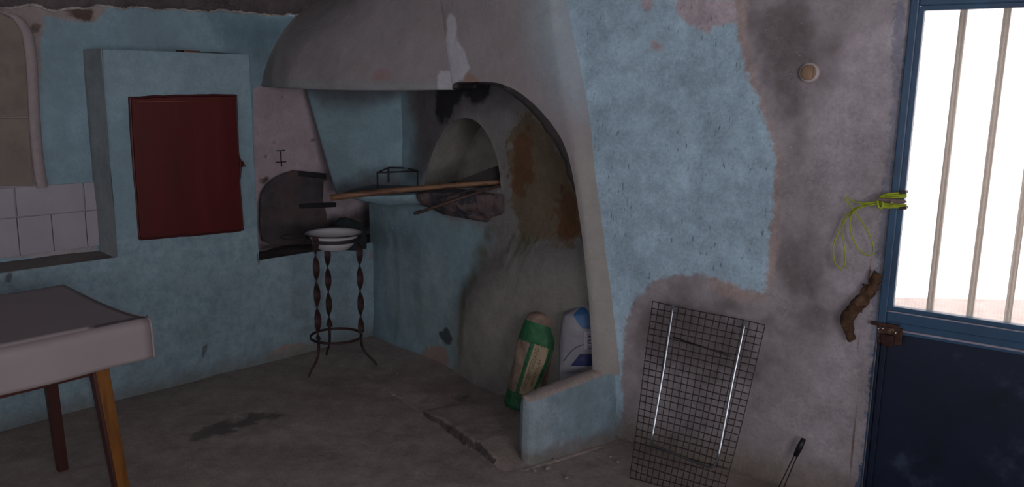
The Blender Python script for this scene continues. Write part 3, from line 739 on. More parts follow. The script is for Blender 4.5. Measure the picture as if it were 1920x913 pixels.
def tleg(tx, tz_, bx, mat, w=.05):
    a, b = tx, bx; m = MB()
    x1, y1 = tdU*w/2, tdN*w/2; x2, y2 = x1*.8, y1*.8
    m.hull([b-x2-y2, b+x2-y2, b+x2+y2, b-x2+y2], [a-x1-y1, a+x1-y1, a+x1+y1, a-x1+y1]); build('leg', m, mat, tb, False, .003)
near_t = c_nr-tdU*.105+tdN*.05-UZ*.03; 
_nb = near_t*A_([1, 1, 0])+tdU*.055-tdN*.03
tleg(near_t, 0, _nb, M_ochre, .046)
m = MB(); _q = [near_t-tdU*.0235-tdN*.023, near_t-tdU*.0235+tdN*.023]; _r = [_nb-tdU*.0185-tdN*.0184, _nb-tdU*.0185+tdN*.0184]
m.hull([_r[0]-tdU*.008, _r[0], _r[1], _r[1]-tdU*.008], [_q[0]-tdU*.009, _q[0], _q[1], _q[1]-tdU*.009]); build('dark_side', m, M_brown, tb, False, .001)  # thin dark red-brown slab on the near leg's left face
far_t = c_nr-tdU*.105+tdN*(Wt-.06)-UZ*.03
tleg(far_t, 0, far_t*A_([1, 1, 0])+tdU*.03+tdN*.02, M_brown, .046)
lt = near_t-tdU*(Lt-.2); tleg(lt, 0, lt*A_([1, 1, 0])-tdU*.05-tdN*.03, M_ochre)
lt = far_t-tdU*(Lt-.2); tleg(lt, 0, lt*A_([1, 1, 0])-tdU*.05+tdN*.02, M_brown)

# iron oven door leaning in the recess
M_iron = simple('sooty_sheet_iron', '#4c4548', .75, .1, var=.3, vs=14, second='#554542', bump=.35)
M_irond = simple('black_iron', '#2a272b', .6, .3, var=.3, vs=20, bump=.2)
PI_ = Plane(BB, U, N, .05); PI_.q[2] = 0
od = empty('iron_oven_door', PI_.px(550, 458), 'dark iron oven door plate with a rounded top leaning in the pink recess', 'oven door')
opx = [(492, 452), (487, 425), (487, 380), (491, 362), (500, 346), (514, 334), (532, 325), (552, 319), (580, 322), (612, 325), (613, 337), (606, 340), (605, 378), (611, 398), (612, 425), (612, 452), (600, 458), (510, 458)]
L0 = [PI_.px(*p) for p in opx]; m = MB(); m.hull([k-N*.006 for k in L0][::-1], [k+N*.006 for k in L0][::-1]); build('plate', m, M_iron, od, False, .002)
m = MB(); m.box((PI_.px(553, 386)+PI_.px(631, 383))/2+N*.02, unit(PI_.px(631, 383)-PI_.px(553, 386)), N, UZ, (.24, .014, .026)); build('bolt_bar', m, M_irond, od, False, .002)
m = MB(); m.box((PI_.px(552, 324)+PI_.px(612, 331))/2+N*.012, unit(PI_.px(612, 331)-PI_.px(552, 324)), N, UZ, (.18, .012, .03)); build('top_strap', m, M_irond, od, False, .002)
# nail hooks on the pink wall
nh = empty('wall_hook', PB.px(525, 300), 'small rusty cross shaped wall hook above the iron oven door', 'hook')
m = MB(); a = PB.px(524, 284)+N*.012; b = PB.px(526, 312)+N*.012; m.tube([a, b], .0035, 6); build('stem', m, M_irond, nh)
m = MB(); m.tube([PB.px(516, 283)+N*.014, PB.px(532, 282)+N*.014], .003, 6); build('crossbar', m, M_irond, nh); m = MB(); m.tube([PB.px(515, 304)+N*.014, PB.px(534, 303)+N*.014], .003, 6); build('crossbar', m, M_irond, nh)

# wires lying on the ledge
M_wire = simple('dark_wire', '#231e1f', .7, .2)
w1 = [PF.px(484, 466)-N*.02]+[PF.px(x_, y_)-N*.04+UZ*0 for x_, y_ in ((500, 460), (515, 457), (528, 462), (545, 466), (570, 464), (590, 461))]
w1 = A_(w1); w1[:, 2] = np.clip(w1[:, 2], LEDGE+.008, LEDGE+.03)
m = MB(); m.tube(smooth(w1, 40, 2), .0035, 6); w2 = w1+A_([.01, .03, -.002]); w2[2] += [.0, .04, .01]; m.tube(smooth(w2[::-1], 40, 2), .003, 6)
build('iron_wire', m, M_wire, None, label='loose dark iron wire lying along the ledge under the oven door', cat='wire')

# wash stand
M_rust = simple('rusty_brown_iron', '#3d2626', .6, .25, var=.3, vs=30, second='#2a1d1e', bump=.2)
WC = DY(631, 640, 4.20)*A_([1, 1, 0]); RZ = .722; RR = .142
ws = empty('wash_stand', WC, 'rusty iron wash stand with three twisted legs and a low ring', 'stand')
ang = [math.radians(k) for k in (8, 118, 238)]
a_ = np.linspace(0, 2*math.pi, 49)[:-1]
def circ(c, r, z): return np.stack([c[0]+r*np.cos(a_), c[1]+r*np.sin(a_), a_*0+z], 1)
def band(mb, r, z, h, t, c=WC):
    prof = [(r-t, z-h/2), (r+t, z-h/2), (r+t, z+h/2), (r-t, z+h/2), (r-t, z-h/2)]
    P = A_([[[c[0]+q*math.cos(w), c[1]+q*math.sin(w), zz_] for q, zz_ in prof] for w in a_]); mb.grid(P, close=True, flip=True)
m = MB(); band(m, RR-.006, RZ-.022, .018, .003); build('top_ring', m, M_irond, ws, False)
m = MB(); band(m, RR-.008, .175, .012, .0035); build('lower_ring', m, M_rust, ws, False)
for i, t in enumerate(ang):
    e_ = A_([math.cos(t), math.sin(t), 0]); f_ = A_([-math.sin(t), math.cos(t), 0]); G = []
    for k, z in enumerate(np.linspace(RZ+.0, .19, 120)):
        ph = (RZ-z)/.137*math.pi+i*.5+.9; w_ = .017; c_ = WC+e_*(RR-.012)+UZ*z
        ax_ = e_*math.cos(ph)+f_*math.sin(ph); bx_ = -e_*math.sin(ph)+f_*math.cos(ph)
        G.append([c_+ax_*w_+bx_*.0028, c_-ax_*w_+bx_*.0028, c_-ax_*w_-bx_*.0028, c_+ax_*w_-bx_*.0028, c_+ax_*w_+bx_*.0028])
    m = MB(); m.grid(A_(G)); lg = build('leg', m, M_rust, ws, False)
    m = MB(); m.tube(smooth([WC+e_*(RR-.012)+UZ*.2, WC+e_*(RR-.014)+UZ*.12, WC+e_*(RR+.01)+UZ*.07, WC+e_*(RR+.05)+UZ*.035, WC+e_*(RR+.065)+UZ*.006], 24, 2), np.linspace(.0075, .0055, 24), 8); build('foot', m, M_rust, lg)
sc_ = WC+A_([-.185, -.03, 0])
m = MB(); m.tube(np.stack([sc_[0]+.078*np.cos(a_), sc_[1]+.078*np.sin(a_), a_*0+RZ-.012], 1), .0035, 6, closed=True); build('soap_ring', m, M_irond, ws)
# basin
M_enam = simple('white_enamel', '#b9b6b9', .22, var=.04, vs=6)
t_b = empty('wash_basin', WC+UZ*(RZ-.07), 'white enamel basin with a dark rim set in the wash stand', 'basin')
prof = [(.002, -.088), (.045, -.088), (.075, -.08), (.1, -.058), (.118, -.03), (.126, -.006), (.143, .0), (.148, .003), (.143, .005), (.124, 0), (.113, -.028), (.095, -.052), (.07, -.072), (.04, -.08), (.002, -.08)]
m = MB(); m.lathe(WC+UZ*(RZ+.004), resample(prof, 60), 64); build('bowl', m, M_enam, t_b)
m = MB(); m.tube(circ(WC, .147, RZ+.008), .0032, 8, closed=True); build('rim', m, simple('dark_enamel_rim', '#2c2930', .3), t_b)
# dark cloth behind the basin
M_rag = simple('dark_green_grey_cloth', '#20282c', .9, var=.35, vs=25, bump=.5)
cg = PB.px(640, 430)+N*.25; cg = PF.at(float(PF.uv(Z(640, 420, LEDGE+.1))[0]), LEDGE+.08)-N*.12
cc_ = Z(644, 421, LEDGE+.115)
th = np.linspace(0, 2*math.pi, 49)[:-1]; phi = np.linspace(0, math.pi/2, 16)
cc_ = DY(642, 424, 4.62)
G = A_([[[math.cos(t)*math.cos(p_)*.115, math.sin(t)*math.cos(p_)*.06, math.sin(p_)*.06] for p_ in phi] for t in th])
G = G*(1+.35*fbm(G, 16, 3, 101))[..., None]+cc_-UZ*.03
m = MB(); low = G[:, :1].copy(); low[..., 2] = LEDGE; G = np.concatenate([low, G], 1); m.grid(G, close=True)
build('crumpled_cloth', m, M_rag, None, label='crumpled dark cloth on the ledge just behind the wash basin', cat='cloth')

# trivet
tv = empty('trivet', Z(745, 350, .95), 'black iron trivet standing on the oven shelf', 'trivet')
tzz = .95; f1, f2, bk_ = Z(708, 353, tzz), Z(783, 350, tzz), Z(729, 342, tzz); hh = .082
m = MB(); m.tube([f1+UZ*hh, f2+UZ*(hh+.002)], .0045, 8); m.tube([f2+UZ*hh, bk_+UZ*hh+A_([.1, 0, 0])], .0045, 8); m.tube([bk_+UZ*hh+A_([.11, 0, 0]), bk_+UZ*hh], .0045, 8); m.tube([bk_+UZ*hh, f1+UZ*hh], .0045, 8); build('top_frame', m, M_irond, tv)
for q_ in (f1, f2, bk_):
    m = MB(); m.tube([q_+UZ*(hh+.002), q_-UZ*.0], [.005, .004], 8); build('leg', m, M_irond, tv)

# oven peel and pokers
pe0 = DY(620, 370.5, 3.93); pe1 = DY(944, 341, 4.04)
pl = empty('oven_peel', pe0, 'long wooden oven peel with a dark blade lying across the shelf into the oven mouth', 'oven peel')
M_pole = simple('worn_pole_wood', '#73543d', .55, var=.25, vs=18, second='#5a3b2b', stretch=(.5, 3, 3), bump=.1)
m = MB(); tt = np.linspace(0, 1, 30); pp = pe0[None]*(1-tt[:, None])+pe1[None]*tt[:, None]+UZ*(.006*np.sin(tt*math.pi))[:, None]
m.tube(pp, .0155-.004*tt, 12); build('pole', m, M_pole, pl)
m = MB(); bp_ = [(842, 347), (866, 336), (892, 326), (915, 317), (946, 307), (948, 342), (900, 346)]
PY = [DY(*p, 4.03+.0004*(p[0]-842)) for p in bp_]; m.hull([k+A_([0, .008, 0]) for k in PY][::-1], [k for k in PY][::-1]); build('blade', m, simple('scorched_wood', '#241f20', .8, var=.3), pl, False, .002)
pk = empty('oven_poker', DY(780, 400, 3.92), 'thin brown iron poker resting below the peel on the broken shelf edge', 'poker')
m = MB(); q0, q1 = DY(781, 400, 3.90), DY(944, 346, 4.0)
M_pok = simple('brown_iron_rod', '#4a3833', .6, .2)
m.tube([q0, (q0+q1)/2+UZ*.003, q1], [.008, .0075, .006], 10); build('rod', m, M_pok, pk)
m = MB(); m.tube(smooth([q0, q0+A_([-.012, 0, -.006]), q0+A_([-.012, 0, .006]), q0+A_([.01, -.004, .012]), q0+A_([.022, -.004, .014])], 16, 2), .0035, 6); build('hook', m, M_irond, pk)
q0, q1 = DY(816, 374, 3.96), DY(944, 341, 4.06); m = MB(); m.tube([q0, q1], .0045, 8)
build('thin_rod', m, M_irond, None, label='thin black iron rod between the peel and the poker', cat='rod')

# ------------------------------------------------------------------ sacks
def curve_sack(name, base, topc, rad, label, mat_, prof_r, squash=.8, seam=None):
    pass
M_kraft = simple('brown_kraft_paper', '#806c5f', .8, var=.3, vs=26, bump=.9, bs=22)
M_green = simple('green_printed_paper', '#205c38', .6, var=.35, vs=30, bump=.9, bs=22)
M_ink = simple('dark_print', '#5a5440', .8)
sb0 = Z(972, 768, .036); sb1 = DY(1030, 588, float(sb0[1])+.11)
ax = unit(sb1-sb0); fx = unit(np.cross(ax, A_([0, 1., 0]))); fx = fx if fx[0] > 0 else -fx; fy = np.cross(ax, fx); fy = fy if fy[1] < 0 else -fy
SL = float(np.linalg.norm(sb1-sb0))
SACKC = sb0
def srad(t):
    return np.interp(t, [0, .03, .10, .3, .6, .80, .88, .94, .98, 1.0], [.060, .070, .076, .084, .093, .102, .102, .092, .070, .03])
def spt(t, w, lift=0.):
    r = srad(t)+lift; sq = .82
    c = sb0+ax*(t*SL)
    wob = 1+.05*math.sin(3*w+8*t)+.03*math.sin(7*w-13*t)
    return c+(fx*math.cos(w)*1.0+fy*math.sin(w)*sq)*r*wob
sk = empty('paper_sack', sb0, 'narrow brown paper sack with green bands and lettering leaning against the oven wall', 'sack')
WN = 72
def patch(t0, t1, w0, w1, lift=0., nt=30, close=False, nw=WN):
    tt = np.linspace(t0, t1, nt); ww = np.linspace(w0, w1, nw+1)[:-1] if close else np.linspace(w0, w1, nw)
    P = A_([[spt(t, w, lift) for t in tt] for w in ww])
    return P+(fbm(P, 22, 4, 111)*.0075)[..., None]*fy
m = MB(); Pb = patch(0, 1, 0, 2*math.pi, 0, 70, True); m.grid(Pb, close=True)
m._add(np.r_[Pb[:, 0], [sb0]], [(i, (i+1) % WN, WN) for i in range(WN)]); build('sack_body', m, M_kraft, sk)
m = MB(); m.grid(patch(.0, .17, 0, 2*math.pi, .0012, 14, True), close=True); build('bottom_band', m, M_green, sk)
m = MB(); m.grid(patch(.67, .875, 0, 2*math.pi, .0012, 16, True), close=True); build('top_band', m, M_green, sk)
# facing angle: towards the camera, fy side; label strip bounded by green stripes
def strip(name, wa, wb, mat_, t0=.16, t1=.69, lift=.0014):
    m = MB(); m.grid(patch(t0, t1, wa, wb, lift, 30, False, 8)); return build(name, m, mat_, sk)
W0c = math.pi/2
for c_ in (.46, -.50): strip('side_stripe', W0c+c_-.11, W0c+c_+.11, M_green)
M_lab = simple('tan_label_paper', '#9b8a70', .8, var=.08, vs=20, bump=.3)
strip('label_strip', W0c-.39, W0c+.35, M_lab, .17, .68, .001)
def text_on(name, body, size, fn, mat_, parent, width=None):
    """lettering turned to a mesh and laid on a surface by fn(x, y) -> point"""
    cu = bpy.data.curves.new(name, 'FONT'); cu.body = body; cu.size = 1; cu.align_x = 'LEFT'; o = bpy.data.objects.new(name, cu)
    SC.collection.objects.link(o); dg = bpy.context.evaluated_depsgraph_get(); me = bpy.data.meshes.new_from_object(o.evaluated_get(dg))
    bpy.data.objects.remove(o); V = A_([v.co[:] for v in me.vertices]); F = [tuple(p.vertices) for p in me.polygons]
    V[:, 0] -= V[:, 0].min(); w_ = V[:, 0].max(); sx = (width/w_) if width else size
    P = A_([fn(a*sx, b*size) for a, b, _ in V]); m = MB(); m._add(P, F); return build(name, m, mat_, parent, False)
# text runs up the sack (bottom to top), letters' tops to the left
def sack_text(x0, woff):
    def fn(a, b): t = x0+a/SL; return spt(t, W0c+woff+b/.075, .0032)+(fbm(spt(t, W0c+woff+b/.075)[None], 22, 4, 111)*.0075)[..., None][0]*fy
    return fn
def onsack(t, w):
    p = spt(t, w, .0035); return p+float(fbm(spt(t, w, .001)[None], 22, 4, 111)[0])*.0075*fy
sign = 1 if np.dot(spt(.4, W0c+.3)-spt(.4, W0c), RT) < 0 else -1
text_on('lettering', 'TENO BENTOZOLADO', .022, lambda a, b: onsack(.20+a/SL, W0c+sign*(.04+b/.075)), M_ink, sk, width=SL*.44)
text_on('small_lettering', 'BENTO. 01', .012, lambda a, b: onsack(.28+a/SL, W0c+sign*(-.20+b/.075)), simple('rust_print', '#6b4a3c', .8), sk, width=SL*.26)
# folded top
m = MB(); tp_ = sb0+ax*SL*.955-fy*-.0
G = []
for t in np.linspace(0, 1, 24):
    row = []
    for w in np.linspace(0, math.pi, 14):
        row.append(sb0+ax*(SL*.93)+fx*((t-.5)*.12)+fy*(.05*math.sin(w)*(1-.5*t))+ax*(.03*math.cos(w)*math.sin(t*math.pi)))
    G.append(row)
G = A_(G); G = G+(fbm(G, 30, 3, 113)*.008)[..., None]*ax
m.grid(G); build('folded_top', m, simple('pale_kraft_paper', '#9a8374', .8, var=.25, vs=30, bump=.6), sk)

# white and blue bag behind it
M_bag = simple('white_plastic_paper', '#7d7d83', .5, var=.1, vs=14, bump=.5, bs=20)
M_bl1 = simple('blue_print', '#2b5580', .5); M_bl2 = simple('navy_print', '#252a50', .5, var=.2, vs=20)
Yb = float((PO.px(1080, 640)+NO*.17)[1])
gb = empty('cement_bag', DY(1082, 690, Yb), 'white bag printed in blue behind the arch leg beside the green and brown sack', 'bag')
left_e = lambda v: np.interp(v, [574, 590, 605, 640, 690], [1088, 1058, 1053, 1050, 1049])
def bagpt(a, v, out=0.):
    l_ = left_e(v); x_ = l_+a*(1150-l_); bul = math.sin(math.pi*min(1, max(0, a)))**.6*.05
    return DY(x_, v, Yb-bul*math.sin(math.pi*min(1, max(.02, (v-560)/140)))**.5-.03*(v-574)/110)+out*A_([0, -1., 0])
G = A_([[bagpt(a, v) for v in np.linspace(574, 712, 50)] for a in np.linspace(0, 1, 40)]); dispb = lambda P: P+(fbm(P, 13, 3, 121)*.006)[..., None]*A_([0, 1., 0])
G = dispb(G); back_ = G.copy(); back_[..., 1] = Yb+.03
m = MB(); m.grid(G); m.grid(back_, flip=True); m.grid(np.stack([G[0], back_[0]], 0), flip=True); m.grid(np.stack([G[:, 0], back_[:, 0]], 0)); m.grid(np.stack([G[-1], back_[-1]], 0)); build('bag_body', m, M_bag, gb)
def bagpatch(name, pts, mat_, n=24, out=.003):
    # quadrilateral patch TL, TR, BR, BL in bag coordinates
    tl, tr, br_, bl = [A_(p, float) for p in pts]; G = []
    for s_ in np.linspace(0, 1, n):
        G.append([bagpt(*((tl*(1-s_)+tr*s_)*(1-t)+(bl*(1-s_)+br_*s_)*t)) for t in np.linspace(0, 1, n)])
    G = dispb(A_(G))-A_([0, out, 0]); m = MB(); m.grid(G); return build(name, m, mat_, gb)
cx_ = lambda X, v: (X-left_e(v))/(1150-left_e(v))
q = lambda X, v: (cx_(X, v), v)
bagpatch('blue_panel', [q(1089, 575), q(1125, 575), q(1125, 617), q(1093, 616)], M_bl1)
bagpatch('navy_panel', [q(1088, 663), q(1130, 664), q(1130, 686), q(1070, 685)], M_bl2)
arc_ = smooth([(1057, 676), (1066, 664), (1076, 654), (1087, 648), (1096, 646)], 24, 2)
m = MB(); m.tube(dispb(A_([bagpt(*q(a, b)) for a, b in arc_]))-A_([0, .004, 0]), .0018, 5); build('printed_arc', m, simple('grey_blue_print', '#4a5060', .5), gb)
def bagtext(a, b):
    X = 1106-b*1.0; v = 656-a; return dispb(bagpt(*q(X, v))[None])[0]-A_([0, .004, 0])
bagpatch('name_box', [q(1096, 622), (q(1112, 622)), q(1112, 655), q(1096, 655)], simple('pale_print', '#9a98a0', .5), out=.002)
text_on('lettering', 'ERE', 1, lambda a, b: dispb(bagpt(*q(1098+b*11, 624+a))[None])[0]-A_([0, .005, 0]) if False else dispb(bagpt(*q(1109-b*11, 654-a))[None])[0]-A_([0, .005, 0]), simple('dark_blue_ink', '#2c3038', .6), gb, width=30)

# rubble heap behind the low wall, held in a bit of netting
x, y = gridpts(-.02, .62, 3.15, 3.95, .012)
Pm = np.stack([x, y, x*0], -1); hs = sdpoly(Pm[..., :2], [tuple(PSt.at(.03, 0, -.03)[:2]), tuple(PSt.at(LL+.2, 0, -.03)[:2]), (.62, 3.9), (.34, 3.85), (.06, 3.42)])
hgt = np.clip(hs/.12+.1, 0, 1)**.7*(.15+.05*np.clip((Pm[..., 0])/.4, 0, 1))+fbm(Pm, 14, 4, 131)*.014
Pm[..., 2] = np.where(hs > -.02, np.maximum(hgt, .02), .02)
_n1, _n2 = hs.shape; _ok = hs > -.005; m = MB(); m._add(Pm, [(i*_n2+j, (i+1)*_n2+j, (i+1)*_n2+j+1, i*_n2+j+1) for i in range(_n1-1) for j in range(_n2-1) if _ok[i, j] and _ok[i+1, j+1]]); build('rubble_heap', m, plaster('dusty_rubble', '#6d6058', mottle=.4, bump=1., bscale=50), None, kind='stuff', label='dusty heap of rubble and ash held behind the low blue wall', cat='rubble')

# ------------------------------------------------------------------ grill leaning on the right wall
g_tl = PR.px(1230, 562)+NR*.03; g_tr = PR.px(1441, 607)+NR*.03; g_bl = Z(1181, 894, .004); g_br = Z(1352, 945, .004)
M_gw = simple('dark_rusty_wire', '#37302f', .55, .5, var=.3, vs=40); M_st = simple('bright_steel_rod', '#a9adb2', .28, .85, var=.1, vs=30)
gr = empty('grill_rack', (g_bl+g_br)/2, 'large dark wire grill rack with two bright steel rods leaning on the right wall', 'grill rack')
def gp(u, v): return (g_tl*(1-u)+g_tr*u)*(1-v)+(g_bl*(1-u)+g_br*u)*v
gn = unit(np.cross(g_tr-g_tl, g_bl-g_tl)); gn = gn if np.dot(gn, NR) > 0 else -gn
NC, NRW = 17, 27
def wob(u, v): return gn*(.006*math.sin(v*6+u*2)+.004*math.sin(u*9))
for i in range(NC):
    u_ = i/(NC-1); m = MB(); m.tube([gp(u_+.004*math.sin(i*3+v_*5), v_)+wob(u_, v_) for v_ in np.linspace(0, 1, 12)], .0016, 5); build('long_wire', m, M_gw, gr)
for j in range(NRW):
    v_ = j/(NRW-1); m = MB(); m.tube([gp(u_, v_+.003*math.sin(j*2+u_*6))+wob(u_, v_)+gn*.003 for u_ in np.linspace(0, 1, 10)], .0019, 5); build('cross_wire', m, M_gw, gr)
PG = Plane(g_tl, unit(g_tr-g_tl), gn)
gq = lambda x_, y_: PL(x_, y_, g_tl+gn*.010, gn)
ul = [gq(*p) for p in ((1263, 570), (1245, 690), (1222, 826))]; ur = [gq(*p) for p in ((1398, 601), (1375, 710), (1346, 862))]
m = MB(); m.tube(resample(ul, 20), .0055, 10); build('steel_rod', m, M_st, gr)
m = MB(); m.tube(resample(ur, 20), .0055, 10); build('steel_rod', m, M_st, gr)
m = MB(); m.tube(smooth([ul[-1], gq(1223, 833), gq(1232, 838), gq(1280, 856), gq(1325, 876), gq(1338, 876), ur[-1]], 40, 2), .0045, 8); build('bottom_rod', m, simple('dull_steel', '#5a5c60', .4, .7), gr)
m = MB(); m.tube([gq(1262, 632), gq(1371, 668)], .003, 6); build('brace', m, M_gw, gr)

# long-handled tool at the foot of the right wall
f0 = PR.px(1511, 818)+NR*.03; f1_ = PR.px(1497, 848)+NR*.036; f2_ = PR.px(1462, 930)+NR*.07
tl_ = empty('wire_tool', f2_, 'black handled double wire tool leaning at the foot of the grey wall', 'tool')
m = MB(); m.tube([f0, f0*.5+f1_*.5, f1_], [.009, .0115, .0095], 10); build('handle', m, simple('black_plastic', '#17161a', .45), tl_)
for s_ in (-1, 1):
    m = MB(); m.tube([f1_+W*.005*s_, f2_+W*.010*s_], .0022, 6); build('wire_arm', m, M_irond, tl_)

# wooden plug in the wall
wp = empty('wooden_plug', PR.px(1518, 136), 'round wooden plug set in the grey plaster of the right wall', 'plug')
c_ = PR.px(1518, 136)+NR*.012; M_plug = simple('plug_wood', '#8b6f5b', .7, var=.3, vs=40, second='#6a503e', stretch=(2, 2, .2), bump=.3)
m = MB(); m.lathe(c_, [(.0, .010), (.024, .010), (.027, .006), (.028, -.012)], 24, NR); build('plug_face', m, M_plug, wp)
m = MB(); m.lathe(c_, [(.027, .004), (.031, .003), (.036, -.012)], 24, NR); build('plaster_collar', m, simple('pale_plaster', '#a89e9c', .9, var=.15, vs=30), wp)

# gnarled root growing out of the wall by the door
M_root = simple('brown_root_bark', '#46301f', .85, var=.4, vs=30, second='#604636', bump=.9, bs=45)
rp = smooth([(1650, 512), (1638, 535), (1622, 556), (1602, 578), (1588, 596), (1592, 615), (1597, 636)], 90, 2)
Pt = A_([PR.px(*p)+NR*(.014-.004*k/90) for k, p in enumerate(rp)])
rad = np.interp(np.linspace(0, 1, 90), [0, .3, .55, .66, .8, 1], [.014, .021, .022, .025, .020, .011])
m = MB(); m.tube(Pt, rad, 20)
for k, (dx, dy) in ((20, (-14, -10)), (36, (-10, -6)), (49, (-12, 2)), (60, (-9, 6)), (27, (10, 10)), (45, (9, 12))):
    x_, y_ = rp[k]; m.tube([Pt[k], PR.px(x_+dx, y_+dy)+NR*.012], [.010, .002], 6)
V = np.concatenate(m.v); V += (fbm(V, 60, 4, 141)*.005)[:, None]*NR+(fbm(V, 70, 4, 142)*.006)[:, None]*UZ+(fbm(V, 70, 4, 143)*.006)[:, None]*W; m.v = [V]
build('root', m, M_root, None, label='gnarled brown root sticking out of the wall beside the blue door', cat='root')

# ------------------------------------------------------------------ door
M_dblue = simple('blue_gloss_door_paint', '#2c4a66', .42, var=.12, vs=7, bump=.1, bs=25, second='#27405a', thr=(.5, .6))
M_dpan = simple('navy_scuffed_panel', '#101c30', .42, var=.3, vs=7, second='#36435a', thr=(.54, .74), bump=.12, bs=14)
M_lining = simple('worn_light_edge', '#8a8694', .6, var=.3, vs=30)
door = bpy.data.objects.new('door_1', None); SC.collection.objects.link(door); door.location = PR.at(dS0, 0, 0); door['kind'] = 'structure'
def rb(name, s0_, s1_, z0_, z1_, o0, o1, mat_, bev=.003, parent=door):
    b_ = [PR.at(s0_, z0_, o0), PR.at(s1_, z0_, o0), PR.at(s1_, z1_, o0), PR.at(s0_, z1_, o0)]
    m = MB(); m.hull(b_, [k+NR*(o1-o0) for k in b_]); return build(name, m, mat_, parent, False, bev)
def rbp(name, px4, o0, o1, mat_, bev=.003, parent=door):
    b_ = [PR.px(*p) for p in px4]; m = MB(); m.hull([k+NR*o0 for k in b_], [k+NR*o1 for k in b_]); return build(name, m, mat_, parent, False, bev)
zmid = float(uvr(1650, 590)[1])           # rail
gl0 = float(uvr(1672, 575)[0]); gz0 = float(uvr(1672, 575)[1]); gz1 = float(uvr(1727, 20)[1])
dA = float(uvr(1647, 595)[0]); 
rb('stile', dA, gl0-.012, zmid-.025, dZt+.0, -.03, .012, M_dblue, .004)
rb('stile', dS1-.06, dS1-.005, zmid-.025, dZt, -.03, .012, M_dblue, .004)
rb('top_rail', gl0-.012, dS1-.06, gz1+.014, dZt, -.03, .012, M_dblue, .004)
rb('middle_rail', gl0-.012, dS1-.06, zmid-.018, gz0-.012, -.03, .012, M_dblue, .004)
rb('glazing_bead', gl0-.014, gl0+.004, gz0-.01, gz1+.012, -.028, .003, M_dblue, .002)
rb('glazing_bead', gl0, dS1-.06, gz0-.014, gz0+.002, -.028, .003, M_dblue, .002)
rb('glazing_bead', gl0, dS1-.06, gz1, gz1+.016, -.028, .003, M_dblue, .002)
rb('worn_edge', gl0-.0145, dS1-.06, gz0-.0165, gz0-.0125, .0, .0135, M_lining, .001)
# lower leaf
rb('lower_rail', dA-.012, dS1-.005, zmid-.062, zmid-.016, -.045, -.008, M_dblue, .003)
rb('lower_rail_edge', dA+.03, dS1-.005, zmid-.05, zmid-.043, -.01, -.002, M_lining, .001)
rb('lower_stile', dA-.010, dA+.012, -.0, zmid-.06, -.035, -.012, M_dpan, .003)
rb('lower_stile', dA+.012, dA+.032, -.0, zmid-.06, -.045, -.020, M_dpan, .003)
rb('lower_panel', dA+.03, dS1-.005, .0, zmid-.06, -.05, -.035, M_dpan, .002)
rb('door_jamb', dS0-.004, dA+.002, -.0, dZt, -.12, .003, M_dblue, .003)
# fluted glass
t = NT('fluted_glass'); t.t.nodes.remove(t.b)
gl = t.n('ShaderNodeBsdfTranslucent'); gl.inputs[0].default_value = (.34, .31, .27, 1); tr = t.n('ShaderNodeBsdfTransparent'); tr.inputs[0].default_value = (.72, .71, .70, 1)
mp = t.n('ShaderNodeMapping'); sp = t.n('ShaderNodeSeparateXYZ'); t.l(t.pos, sp.inputs[0])
dotn = t.n('ShaderNodeVectorMath', operation='DOT_PRODUCT'); dotn.inputs[1].default_value = tuple(W); t.l(t.pos, dotn.inputs[0])
w1_ = t.math('SINE', t.math('MULTIPLY', dotn.outputs['Value'], 2*math.pi/.011)); w2_ = t.math('SINE', t.math('MULTIPLY', sp.outputs[2], 2*math.pi/.012))
hsum = t.math('ADD', w1_, t.math('MULTIPLY', w2_, .5))
bmp = t.n('ShaderNodeBump'); bmp.inputs['Strength'].default_value = .5; bmp.inputs['Distance'].default_value = .002; t.l(hsum, bmp.inputs['Height']); t.l(bmp.outputs[0], gl.inputs['Normal'])
mx = t.n('ShaderNodeMixShader'); t.l(t.mr(hsum, -1.5, 1.5, .14, .30, False), mx.inputs[0]); t.l(tr.outputs[0], mx.inputs[1]); t.l(gl.outputs[0], mx.inputs[2])
gs = t.n('ShaderNodeBsdfGlossy'); gs.inputs['Roughness'].default_value = .15; mx2 = t.n('ShaderNodeMixShader'); mx2.inputs[0].default_value = .06
t.l(mx.outputs[0], mx2.inputs[1]); t.l(gs.outputs[0], mx2.inputs[2]); t.l(mx2.outputs[0], t.out.inputs[0])
rb('glass_pane', gl0-.002, dS1-.06, gz0-.003, gz1+.003, -.018, -.014, t.m, 0)
# bars of the outer grille
M_bar = simple('outer_grille_bar', '#a89888', .6, var=.25, vs=60)
_s0, _s1 = float(uvr(1803, 20)[0]), float(uvr(1886, 20)[0]); _bx = _s0
while _bx < dS1-.07:
    a = PR.at(_bx, 0, -.06); m = MB(); m.box(a+UZ*(gz0+gz1)/2, W, NR, UZ, (.021, .02, gz1-gz0+.16)); build('grille_bar', m, M_bar, door, False, .002)
    _bx += (_s1-_s0)*(.9 if abs(_bx-_s0) > .01 else 1)
# yard side so that the pane looks out on something
g0, g1 = PR.at(-2., -.015, -.27), PR.at(6., -.015, -.27)
m = MB(); m._add([g0, g1, g1-NR*1.9, g0-NR*1.9], [(0, 1, 2, 3)]); build('ground', m, plaster('pale_yard_concrete', '#f2ece2', mottle=.05), kind='structure')

